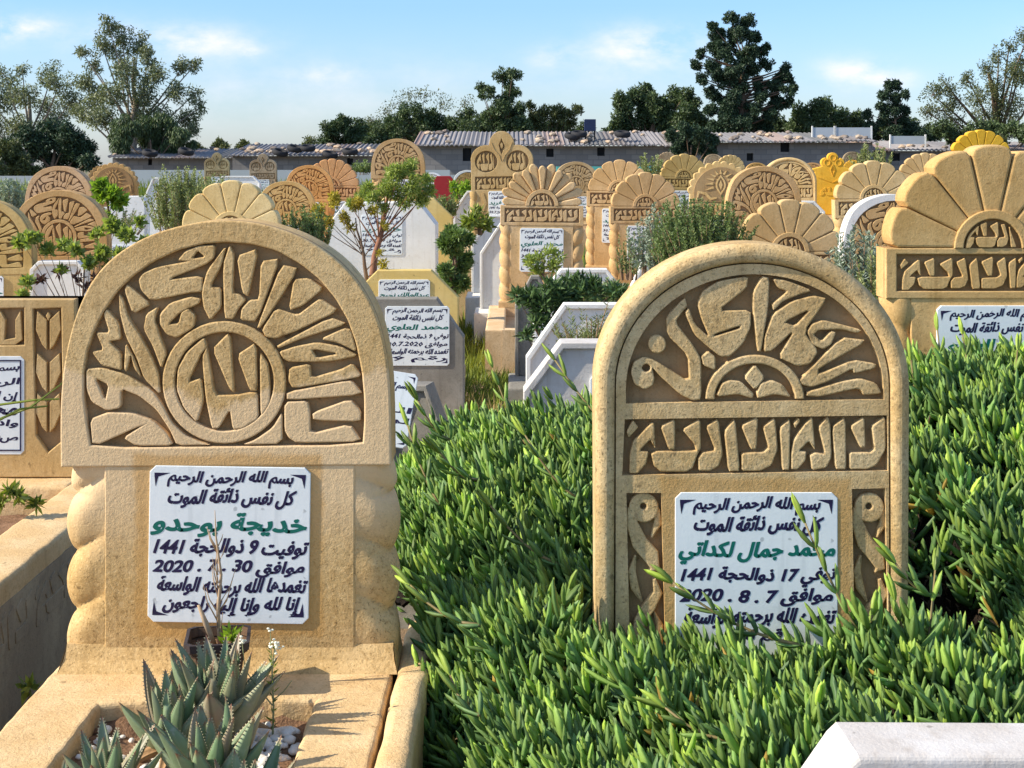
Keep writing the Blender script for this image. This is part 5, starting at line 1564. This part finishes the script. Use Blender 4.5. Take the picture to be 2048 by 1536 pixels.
def aloe_leaf(base, az, el_, ln, wd, red, droop, rr, teeth=True):
    """one leaf: crescent section, rises along el_, curls by droop; returns verts, quads, tris, colours"""
    nseg, m = 12, 7
    V, C, Q, T = [], [], [], []
    h = Vector((math.cos(az), math.sin(az), 0)); p = Vector(base); e_ = el_
    side = Vector((-math.sin(az), math.cos(az), 0)); edges = []
    for i in range(nseg + 1):
        t = i / nseg
        d = h * math.cos(e_) + Vector((0, 0, 1)) * math.sin(e_); nrm = side.cross(d).normalized()
        if nrm.z < 0 and e_ < 1.5: nrm = -nrm
        w = wd * (1.0 - .10 * t - .9 * t ** 2.4) * (.75 + .25 * min(1, t * 5)) + .0006
        th_ = w * .42 * (1 - .5 * t)
        for k in range(m):
            s = -1 + 2 * k / (m - 1)
            V.append(p + side * s * w * .5 + nrm * (abs(s) ** 1.6) * w * .26); C.append((t, abs(s) ** 6, red, 1))
        for k in range(m - 2, 0, -1):
            s = -1 + 2 * k / (m - 1)
            V.append(p + side * s * w * .5 + nrm * ((abs(s) ** 1.6) * w * .26 - th_ * (1 - s * s))); C.append((t, 0, red, 1))
        edges.append((p - side * w * .5 + nrm * w * .26, p + side * w * .5 + nrm * w * .26, side.copy(), d.copy()))
        p = p + d * (ln / nseg); e_ += -droop / nseg
    r = 2 * m - 2
    for i in range(nseg):
        for k in range(r): Q.append((i * r + k, i * r + (k + 1) % r, (i + 1) * r + (k + 1) % r, (i + 1) * r + k))
    if teeth:
        for i in range(1, nseg):
            for sgn, idx in ((-1, 0), (1, 1)):
                for f_ in (0, .5):
                    a0 = edges[i][idx].lerp(edges[i + 1][idx], f_); sd, d = edges[i][2], edges[i][3]; q = .0030
                    o_ = len(V)
                    V += [a0 - d * q * .5, a0 + d * q * .5, a0 + sd * sgn * q * 1.0 + d * q * .5]; C += [(0, 1, 0, 1)] * 3
                    T.append((o_, o_ + 1, o_ + 2))
    return V, Q, T, C


def aloe(px, py, Y, label, n, ln, wd, seed, dry=5, tiltx=0):
    rr = random.Random(seed)
    b = at(px, py, Y); root = empty('aloe', b, label, 'aloe', 'aloes in the pebble bed')
    V, Q, T, C = [], [], [], []
    for i in range(n):
        t = i / n; az = i * 2.39996 + rr.uniform(-.2, .2); el_ = R(34 + 52 * t + rr.uniform(-9, 9))
        l_ = ln * (1.0 - .38 * t) * rr.uniform(.8, 1.12)
        v, q, tt_, c_ = aloe_leaf((.012 * math.cos(az), .012 * math.sin(az), .025 * t), az, el_, l_, wd * (1 - .35 * t) * rr.uniform(.85, 1.1), rr.random() ** 2 * .9, R(rr.uniform(-28, 4)), rr)
        o_ = len(V); V += v; C += c_
        Q += [tuple(a + o_ for a in f) for f in q]; T += [tuple(a + o_ for a in f) for f in tt_]
    link('leaf_rosette', mesh('leaf_rosette', [tuple(v) for v in V], [np.array(Q), np.array(T)], ma, True, C), root)
    V, Q, C = [], [], []
    for i in range(dry):
        az = rr.uniform(-2.6, -.5) if i % 3 else rr.uniform(0, 6.28)
        v, q, _, c_ = aloe_leaf((0, 0, .0), az, R(rr.uniform(5, 40)), ln * rr.uniform(.5, .8), wd * rr.uniform(.4, .7), 0, R(rr.uniform(30, 110)), rr, False)
        o_ = len(V); V += v; C += c_; Q += [tuple(a + o_ for a in f) for f in q]
    if V: link('dry_leaf', mesh('dry_leaf', [tuple(v) for v in V], np.array(Q), M_ALD, True), root)
    return root


aloe(440, 1462, 2.70, 'tallest aloe in front of the nursery pot', 26, .180, .050, 2, 6)
aloe(345, 1500, 2.64, 'aloe rosette with purplish leaves left of the tallest one', 20, .160, .045, 5, 7)
aloe(420, 1590, 2.46, 'broad aloe rosette in the middle of the bed front', 24, .170, .052, 8, 9)
aloe(215, 1600, 2.46, 'low aloe rosette at the left corner of the pebble bed', 17, .125, .036, 13, 2)
aloe(490, 1680, 2.38, 'aloe rosette with wide grey green leaves at the right of the group', 17, .155, .046, 21, 2)
aloe(120, 1640, 2.42, 'small aloe offset at the far left of the bed', 9, .09, .022, 25, 0)
tree('seedling', 4.3, (30, 1010), [(20, 985, 10), (45, 990, 8), (70, 1010, 8), (8, 1000, 9)], 'green seedlings in the soil bed of the square topped grave', M_WEED, .03, .012, n=14, trunk=.003, cat='weed', sub=3, seed=31)
tree('seedling', 3.4, (60, 1420), [(52, 1380, 9), (62, 1372, 7)], 'small green weed at the foot of the carved tomb side', M_WEED, .03, .012, n=10, trunk=.003, cat='weed', sub=2, seed=32)

gb_ = MB()
for pts in (((-20, 845, 4.0), (60, 815, 4.0), (120, 770, 4.05), (150, 740, 4.1)), ((-20, 812, 4.0), (70, 800, 4.02), (118, 798, 4.05)), ((-20, 850, 3.9), (40, 818, 3.95), (95, 812, 4.0))):
    gb_.tube([at(*p) for p in pts], [.0035, .003, .0022, .0008][:len(pts)], 4)
o = gb_.obj('grass_blades', M_WEED); tag(o, 'long thin grass blades crossing the tablet of the square topped headstone', 'grass', kind='stuff')

# ------------------------------------------------------------------ far sheds with weighed-down sheet roofs
def mat_block(name, c1, c2):
    m, t, b = newmat(name)
    co = t.nodes.new('ShaderNodeTexCoord'); mp = t.nodes.new('ShaderNodeMapping'); mp.inputs['Rotation'].default_value = (R(90), 0, 0)
    t.links.new(co.outputs['Object'], mp.inputs[0])
    br = t.nodes.new('ShaderNodeTexBrick'); br.inputs['Scale'].default_value = 1.0
    br.inputs['Brick Width'].default_value = .42; br.inputs['Row Height'].default_value = .2; br.inputs['Mortar Size'].default_value = .014
    br.inputs['Color1'].default_value = (*c1, 1); br.inputs['Color2'].default_value = (*c2, 1); br.inputs['Mortar'].default_value = (.17, .17, .175, 1)
    t.links.new(mp.outputs[0], br.inputs['Vector'])
    c = mixc(t, mth(t, 'MULTIPLY', noise_n(t, 1.5, 5, .6), .6), br.outputs['Color'], (.14, .135, .13))
    t.links.new(c, b.inputs['Base Color']); b.inputs['Roughness'].default_value = .95
    return m


M_BLOCK = mat_block('breeze_block', (.20, .19, .185), (.29, .275, .26))
mr, tr_, br_ = newmat('old_sheet_roof')
wv = noise_n(tr_, .9, 4, .7)
cr_ = tr_.nodes.new('ShaderNodeTexCoord'); sx = tr_.nodes.new('ShaderNodeSeparateXYZ'); tr_.links.new(cr_.outputs['Object'], sx.inputs[0])
wn = tr_.nodes.new('ShaderNodeTexWhiteNoise'); wn.noise_dimensions = '1D'
tr_.links.new(mth(tr_, 'FLOOR', mth(tr_, 'MULTIPLY', sx.outputs[0], 1.25)), wn.inputs['W'])
c = mixc(tr_, wn.outputs['Value'], (.20, .20, .22), (.36, .34, .345))
c = mixc(tr_, step(tr_, wn.outputs['Value'], .55, .60), c, (.30, .21, .185))
c = mixc(tr_, step(tr_, wn.outputs['Value'], .78, .80), c, (.12, .13, .14))
c = mixc(tr_, mth(tr_, 'MULTIPLY', wv, .6), c, (.13, .11, .10))
tr_.links.new(c, br_.inputs['Base Color']); br_.inputs['Roughness'].default_value = .8
SG = 'low block sheds along the back of the cemetery'


def shed(px0, px1, eave, ridge, Y, label, wins=(), dpt=4.0, rocks=12, tyres=0, dx=0):
    x0, x1 = xat(px0, Y), xat(px1, Y); ze, zr = zat(eave, Y), zat(ridge, Y + 4.5)
    root = empty('shed', ((x0 + x1) / 2, Y, 0), label, 'shed', SG)
    w = x1 - x0
    wl = MB(); holes = sorted(((a - (px0 + px1) / 2) * Y / FPX, ww_ * Y / FPX, zat(tp, Y), zat(bt, Y)) for a, ww_, tp, bt in wins)
    xa = -w / 2
    for (hx, hw, ht, hb) in holes:
        wl.box(xa, hx - hw / 2, 0, .2, -.1, ze); wl.box(hx - hw / 2, hx + hw / 2, 0, .2, -.1, hb); wl.box(hx - hw / 2, hx + hw / 2, 0, .2, ht, ze); xa = hx + hw / 2
    wl.box(xa, w / 2, 0, .2, -.1, ze); wl.box(-w / 2, -w / 2 + .2, .2, dpt, -.1, ze); wl.box(w / 2 - .2, w / 2, .2, dpt, -.1, ze)
    wl.obj('wall', M_BLOCK, root)
    for (hx, hw, ht, hb) in holes:
        MB().box(hx - hw / 2 + .002, hx + hw / 2 - .002, .15, .19, hb + .002, ht - .002).obj('window', M_DARKIN, root)
    nx_ = int(w / .06); v, f = [], []
    for j in range(3):
        for i in range(nx_ + 1):
            x = -w / 2 - .1 + (w + .2) * i / nx_
            jog = .07 * mnoise.noise(Vector((math.floor(x * 1.1) * 3.1, Y, px0)))
            v.append((x, -.45 + jog * 3 + (dpt + .5) * j / 2, ze + .05 + jog + .03 * math.sin(x * 2 * math.pi / .18) + (zr - ze) * (j / 2)))
    for j in range(2):
        for i in range(nx_): f.append((j * (nx_ + 1) + i, j * (nx_ + 1) + i + 1, (j + 1) * (nx_ + 1) + i + 1, (j + 1) * (nx_ + 1) + i))
    up_ = np.array(v); dn = up_ - np.array([0, 0, .05]); nv = len(up_)
    F = np.array(f); F2 = F[:, ::-1] + nv; E_ = np.array([(i + 1, i, i + nv, i + 1 + nv) for i in range(nx_)])
    link('roof', mesh('roof', np.concatenate([up_, dn]), np.concatenate([F, F2, E_]), mr), root)
    rr = random.Random(int(px0))
    for i in range(rocks):
        if rr.random() < .7: x, j = rr.uniform(-w / 2, w / 2), rr.uniform(.0, .25)
        else: x, j = rr.uniform(-w / 2, w / 2), rr.uniform(.3, .95)
        z = ze + (zr - ze) * (j * dpt + .45) / (dpt + .5) + .10
        ROCKS.append((label, (x0 + x1) / 2 + x, Y + j * dpt, z, rr.uniform(.07, .15)))
    return root


ROCKS = []
shed(225, 470, 316, 300, 62, 'lowest shed at the left under the gum trees with a rusty sheet roof', [(300, 8, 318, 330)], rocks=14)
shed(465, 835, 312, 291, 60, 'long low shed left of centre with a patchy rusty roof', [(700, 12, 316, 330), (520, 9, 318, 330)], rocks=46)
shed(832, 1345, 292, 266, 58, 'higher grey block shed behind the twin medallion headstone', [(934, 17, 296, 322), (1100, 15, 297, 314), (1202, 15, 294, 312)], rocks=34)
shed(1343, 1745, 285, 268, 57, 'grey block shed right of centre with stones along its eave', [(1425, 18, 287, 306), (1570, 18, 285, 304), (1500, 13, 306, 322)], rocks=44)
shed(1742, 2300, 302, 286, 59, 'darker low shed at the right with pale rubble on its roof', [(1790, 20, 306, 322)], rocks=30)
rk = mesh('rock', iv * (1 + .35 * np.array([mnoise.noise(Vector(tuple(p * 1.3))) for p in iv])[:, None]) * np.array([1, .9, .7]), if_, mat_stone('roof_rock', (.33, .26, .20), (.16, .12, .10), (.45, .38, .30), speck=.3, big=1))
for i, (sl_, x, y, z, s) in enumerate(ROCKS):
    o = link('rock', rk); o.location = (x, y, z); o.scale = (s * 1.4, s * 1.2, s); o.rotation_euler.z = i * 1.7; o.color = ((1, 1, 1, 1), (.6, .6, .65, 1), (1.3, 1.2, 1.1, 1))[i % 3]
    sn = {'lo': 'lowest shed at the left' if sl_.startswith('lowest') else 'long low shed left of centre', 'hi': 'higher grey shed behind the twin medallion headstone', 'gr': 'grey shed right of centre', 'da': 'dark low shed at the right'}[sl_[:2]]
    tag(o, 'stone weighing down the sheet roof of the ' + sn, 'rock', 'stones on the roof of the ' + sn)
tm = MB(); nv_, nu = 20, 8
tv_, tf = [], []
for i in range(nv_):
    for j in range(nu):
        a, b = 2 * math.pi * i / nv_, 2 * math.pi * j / nu
        tv_.append(((.30 + .11 * math.cos(b)) * math.cos(a), (.30 + .11 * math.cos(b)) * math.sin(a), .10 * math.sin(b)))
        tf.append((i * nu + j, ((i + 1) % nv_) * nu + j, ((i + 1) % nv_) * nu + (j + 1) % nu, i * nu + (j + 1) % nu))
tyre = mesh('tyre', tv_, np.array(tf), mat_plain('tyre_rubber', (.02, .02, .024), .8), True)
for ti, (px, py) in enumerate(((300, 306), (372, 303), (590, 297), (615, 296), (560, 305), (700, 303), (660, 309), (1145, 272), (1158, 268), (1245, 268), (1345, 270), (770, 300))):
    o = link('tyre', tyre); o.location = at(px, py, 59.5 if px < 840 else 58.5); o.rotation_euler = (R(12), R(px % 17), 0); o.scale = (.8, .8, 1.1)
    ORD = 'first second third fourth fifth sixth seventh eighth ninth tenth eleventh twelfth'.split()
    tag(o, 'old black tyre on the shed roofs, %s from the left' % ORD[sorted((300, 372, 590, 615, 560, 700, 660, 1145, 1158, 1245, 1345, 770)).index(px)], 'tyre', 'old tyres on the shed roofs')
tk = empty('water_tank', at(1180, 262, 59), 'dark blue box tank on a stand above the shed roof', 'water tank')
MB().box(-.22, .22, -.2, .2, .0, .46, .02).obj('tank_body', mat_plain('tank_blue', (.012, .022, .07), .5), tk)
for a, b in ((-.18, -.16), (.18, -.16), (-.18, .16), (.18, .16)): MB().box(a - .02, a + .02, b - .02, b + .02, -.5, 0).obj('leg', M_DARKIN, tk)
for (a, b, lab) in ((1626, 1668, 'pale sheet panel standing on the shed roof, left of the pair'), (1672, 1742, 'pale sheet panel standing on the shed roof, right of the pair'), (1782, 1850, 'low grey sheet lying on the right shed roof')):
    Yp = 58.5; top_, bot = (255, 276) if a < 1700 else (272, 288)
    pr = empty('roof_panel', at((a + b) / 2, bot, Yp), lab, 'roof panel'); w_ = (b - a) * Yp / FPX / 2; h_ = (bot - top_) * Yp / FPX
    MB().box(-w_, w_, 0, .04, 0, h_).obj('sheet', mat_plain('pale_sheet', (.42, .46, .50), .5, .1), pr)
    MB().box(-w_ - .05, -w_, -.02, .06, -.15, h_ + .06).obj('post', M_WHITE, pr); MB().box(w_, w_ + .05, -.02, .06, -.15, h_ + .06).obj('post', M_WHITE, pr)
for (a, b, t_, Yw_) in ((-300, 225, 352, 50), (225, 900, 340, 49), (900, 1345, 350, 50), (1345, 2300, 352, 50)):
    bw = empty('boundary_wall', (xat((a + b) / 2, Yw_), Yw_, 0), {-300: 'pale low wall at the far left under the hedge', 225: 'whitewashed pale blue low wall in front of the left sheds', 900: 'pale low wall behind the twin medallion headstone', 1345: 'pale low wall behind the right hand rows'}[a], 'wall')
    MB().box(-(b - a) * Yw_ / FPX / 2, (b - a) * Yw_ / FPX / 2 - .01, 0, .25, -.1, zat(t_, Yw_)).obj('wall_face', mat_plain('pale_blue_wash', (.38, .42, .44), .8, .15, .6), bw)
cb_ = empty('small_hut', at(1215, 352, 47), 'turquoise painted panel showing between headstones below the sheds', 'hut')
MB().box(-1.6, 1.6, 0, .3, -1, .30).obj('wall', mat_plain('turquoise_paint', (.10, .42, .38), .6), cb_)

# ------------------------------------------------------------------ trees beyond the sheds
TG = 'trees behind the sheds'
tree('gum_tree', 66, (262, 420), [(215, 48, 20), (235, 62, 24), (200, 85, 22), (270, 80, 22), (298, 108, 24), (232, 112, 30), (182, 128, 18), (166, 105, 15), (262, 150, 30), (322, 148, 24), (362, 132, 22), (386, 128, 14), (300, 188, 30), (240, 190, 30), (192, 190, 26), (352, 188, 24), (392, 190, 18), (402, 214, 14),
     (372, 240, 26), (386, 262, 16), (330, 238, 28), (272, 240, 32), (212, 240, 30), (172, 228, 24), (165, 170, 22)], 'tallest gum tree at the left with airy grey green foliage', M_EUC, 0.165, 0.055, n=54, trunk=.26, group=TG, out_=.1, sub=13, droop=.5, seed=40, z0=0, bark=mat_plain('pale_bark', (.30, .25, .20), .8), subr=.5, spread=.95)
tree('gum_tree', 70, (60, 420), [(20, 155, 26), (42, 140, 16), (100, 150, 26), (62, 190, 34), (130, 172, 28), (10, 205, 30), (90, 220, 34), (150, 205, 28), (50, 250, 32), (120, 250, 30), (0, 255, 30), (-40, 180, 40), (-50, 240, 40)], 'broad gum tree at the left edge behind the hedge', M_EUC, 0.165, 0.055, n=73, trunk=.28, group=TG, out_=.1, sub=13, droop=.4, seed=41, z0=0, bark=mat_plain('grey_bark', (.22, .19, .16), .8), subr=.5, spread=.9)
tree('willow', 63, (300, 420), [(235, 262, 20), (262, 252, 22), (295, 250, 26), (330, 252, 24), (360, 268, 20), (300, 280, 26), (250, 285, 20), (345, 288, 20), (380, 285, 10)], 'dark drooping bush right under the tallest gum tree', M_TREE, 0.187, 0.045, n=177, trunk=.15, group=TG, subr=.55, spread=1.0, out_=.1, sub=11, droop=1.6, seed=42, z0=0)
tree('dark_tree', 56, (110, 430), [(60, 275, 26), (100, 268, 28), (140, 275, 26), (80, 300, 28), (125, 305, 28), (165, 300, 24), (30, 300, 26), (185, 322, 18), (150, 330, 20), (100, 335, 24), (50, 335, 24)], 'very dark dense tree between the gum trees and the headstones', M_CON, 0.143, 0.055, n=177, trunk=.2, group=TG, subr=.55, spread=1.0, out_=.1, sub=11, seed=43, z0=0)
tree('hedge_tree', 52, (0, 430), [(10, 300, 24), (-20, 310, 30), (30, 330, 26), (-10, 345, 26), (55, 350, 18)], 'mid green hedge bush at the left edge below the gum tree', M_TREEL, 0.132, 0.055, n=145, trunk=.15, group=TG, subr=.55, spread=1.0, out_=.1, sub=11, seed=44, z0=0)
for i, (px, py, q) in enumerate(((395, 296, 9), (440, 288, 12), (488, 292, 10), (620, 290, 14))):
    tree('far_tree', 95, (px, 400), [(px, py, q), (px - q, py + 6, q * .7), (px + q, py + 5, q * .7)], ('faint brownish tree top far behind the sheds, first from the left', 'faint brownish tree top far behind the sheds, second from the left', 'faint brownish tree top far behind the sheds, third from the left', 'sparse pale tree top far behind the sheds beside the round bush')[i], M_TREEL, 0.193, 0.077, n=41, trunk=.1, group=TG, subr=.55, spread=1.0, out_=.1, sub=10, seed=50 + i, z0=0)
tree('round_tree', 66, (690, 420), [(665, 262, 16), (690, 252, 18), (715, 258, 16), (675, 280, 18), (705, 282, 18), (735, 285, 14), (650, 288, 12)], 'rounded dark bush left of the wide dark thicket', M_TREE, 0.143, 0.055, n=145, trunk=.12, group=TG, subr=.55, spread=1.0, out_=.1, sub=11, seed=60, z0=0)
tree('thicket', 67, (850, 420), [(760, 275, 22), (780, 250, 20), (805, 230, 18), (830, 225, 16), (800, 265, 24), (840, 250, 24), (870, 235, 16), (880, 260, 24), (910, 245, 20), (935, 235, 16), (945, 262, 24), (975, 255, 22), (860, 285, 24), (920, 285, 24), (780, 290, 18)], 'wide dark thicket behind the roof left of centre', M_TREE, 0.149, 0.055, n=145, trunk=.14, group=TG, subr=.55, spread=1.0, out_=.1, sub=11, seed=61, z0=0)
tree('bare_tree', 68, (850, 420), [(800, 205, 22), (830, 195, 20), (850, 190, 16), (890, 205, 22), (930, 205, 18), (770, 225, 18), (745, 240, 14)], 'thinly leaved pale twigs standing out of the dark thicket', M_TREEL, 0.110, 0.045, n=16, trunk=.14, group=TG, subr=.55, spread=1.0, out_=.1, sub=13, seed=62, z0=0)
tree('crooked_tree', 64, (1005, 420), [(1005, 152, 14), (1025, 150, 13), (1015, 172, 14), (962, 175, 10), (978, 185, 11), (965, 190, 8), (1010, 195, 14), (1030, 185, 10), (1000, 215, 18), (1025, 225, 18), (985, 235, 18), (1010, 250, 22), (1045, 250, 18), (1040, 215, 12)], 'crooked dark tree with knobbly tufts at centre', M_TREE, 0.132, 0.050, n=96, trunk=.16, group=TG, subr=.55, spread=1.0, out_=.1, sub=10, seed=63, z0=0)
tree('feathery_tree', 65, (1095, 420), [(1070, 240, 16), (1095, 235, 18), (1120, 230, 16), (1140, 225, 14), (1158, 222, 9), (1080, 265, 18), (1115, 260, 18), (1145, 248, 12), (1060, 215, 9), (1105, 275, 14)], 'feathery bush left of the blue water tank', M_TREEL, 0.154, 0.045, n=73, trunk=.1, group=TG, subr=.55, spread=1.0, out_=.1, sub=11, seed=64, z0=0, up=.9)
tree('round_tree', 66, (1290, 420), [(1245, 210, 22), (1270, 190, 18), (1295, 185, 18), (1235, 240, 22), (1275, 225, 28), (1310, 215, 22), (1222, 262, 14), (1260, 262, 24), (1300, 255, 26), (1330, 240, 22), (1350, 200, 20), (1368, 190, 14), (1378, 210, 18), (1365, 240, 24), (1395, 245, 20), (1340, 270, 20), (1385, 272, 20)], 'two lobed round green tree left of the tall tiered tree', M_TREE, 0.149, 0.061, n=169, trunk=.22, group=TG, subr=.55, spread=1.0, out_=.1, sub=12, seed=65, z0=0)
CC0 = [(1462, 36, 15), (1500, 42, 15), (1425, 52, 9), (1440, 70, 15), (1478, 68, 18), (1512, 75, 15), (1428, 95, 12), (1402, 108, 10), (1455, 105, 18), (1492, 108, 18), (1526, 100, 12), (1395, 132, 8), (1425, 132, 14), (1465, 138, 18), (1505, 136, 16), (1538, 128, 11), (1405, 158, 12), (1440, 160, 15), (1480, 170, 18), (1520, 165, 12),
      (1572, 135, 9), (1560, 155, 11), (1582, 160, 8), (1545, 172, 14), (1572, 182, 12), (1520, 195, 15), (1555, 200, 14), (1430, 190, 13), (1465, 200, 16), (1500, 222, 18), (1540, 225, 16), (1450, 230, 18), (1420, 222, 12), (1480, 250, 20), (1525, 252, 18), (1440, 258, 18), (1575, 208, 10)]
rj = random.Random(9)
CC = CC0 + [(a + rj.uniform(-14, 14), b + rj.uniform(-8, 10), q * .8) for a, b, q in CC0 if b > 60]
tree('conifer', 64, (1478, 420), CC, 'tall dark tiered conifer with gaps between its branches', M_CON, 0.110, 0.050, n=102, trunk=.26, group=TG, out_=.1, sub=11, seed=66, z0=0, subr=.5, spread=1.05, horiz=True)
tree('thicket', 66, (1640, 420), [(1600, 235, 20), (1590, 260, 20), (1630, 225, 20), (1655, 215, 18), (1640, 250, 24), (1680, 235, 20), (1690, 260, 20), (1715, 240, 16), (1730, 262, 16), (1612, 262, 20), (1660, 268, 18)], 'dark thicket between the tiered conifer and the small conifer', M_TREE, 0.149, 0.061, n=161, trunk=.16, group=TG, subr=.55, spread=1.0, out_=.1, sub=11, seed=67, z0=0)
tree('conifer', 65, (1785, 420), [(1778, 172, 10), (1795, 172, 10), (1766, 192, 10), (1788, 196, 13), (1808, 190, 8), (1765, 215, 12), (1795, 220, 14), (1740, 228, 10), (1812, 222, 8), (1770, 240, 15), (1800, 248, 15), (1825, 258, 14), (1745, 255, 14), (1780, 268, 18), (1850, 270, 14), (1820, 276, 14)], 'small dark pointed conifer at the right', M_CON, 0.121, 0.050, n=120, trunk=.14, group=TG, subr=.55, spread=1.0, out_=.1, sub=11, seed=68, z0=0, horiz=True)
tree('feathery_tree', 60, (2010, 420), [(1865, 190, 22), (1890, 170, 20), (1850, 225, 18), (1880, 220, 24), (1915, 195, 24), (1940, 160, 20), (1970, 140, 20), (2000, 110, 20), (2025, 90, 18), (2050, 80, 22), (1950, 200, 26), (1985, 180, 26), (2020, 150, 28), (2050, 130, 28), (2080, 160, 40), (1910, 245, 26), (1955, 240, 26), (2000, 230, 30), (2040, 210, 30), (2080, 240, 34)],
     'thinly leaved spreading tree at the right edge', M_TREEL, 0.094, 0.045, n=48, trunk=.3, group=TG, out_=.1, sub=16, seed=69, z0=0, up=.3, subr=.45, spread=1.0)
tree('thicket', 58, (1960, 420), [(1880, 262, 18), (1910, 268, 20), (1945, 262, 20), (1985, 268, 22), (2020, 262, 22), (2050, 270, 24)], 'dark bushes under the spreading tree at the right', M_TREE, 0.138, 0.055, n=145, trunk=.16, group=TG, subr=.55, spread=1.0, out_=.1, sub=11, seed=70, z0=0)
tree('thicket', 68, (1600, 420), [(x_, 262 + 8 * math.sin(x_), 17) for x_ in range(1400, 1880, 24)] + [(x_, 246 + 6 * math.sin(x_ * 2), 13) for x_ in range(1480, 1740, 26)], 'low continuous dark thicket filling in under the conifers', M_TREE, .15, .055, n=110, trunk=.12, group=TG, subr=.55, spread=1.0, out_=.1, sub=10, seed=73, z0=0)
tree('thicket', 71, (900, 420), [(x_, 268 + 7 * math.sin(x_), 17) for x_ in range(735, 1185, 24)] + [(x_, 250 + 7 * math.sin(x_ * 2), 13) for x_ in range(790, 1140, 28)], 'low continuous thicket filling in behind the roof left of the water tank', M_TREE, .15, .055, n=100, trunk=.12, group=TG, subr=.55, spread=1.0, out_=.1, sub=10, seed=74, z0=0)
tree('dark_tree', 55.5, (1385, 430), [(1345, 268, 12), (1370, 262, 16), (1400, 268, 16), (1425, 280, 12), (1365, 288, 16), (1395, 295, 16), (1420, 305, 12), (1350, 300, 10)], 'dark bush growing in front of the shed under the two lobed tree', M_CON, 0.121, 0.050, n=145, trunk=.12, group=TG, subr=.55, spread=1.0, out_=.1, sub=11, seed=71, z0=0)
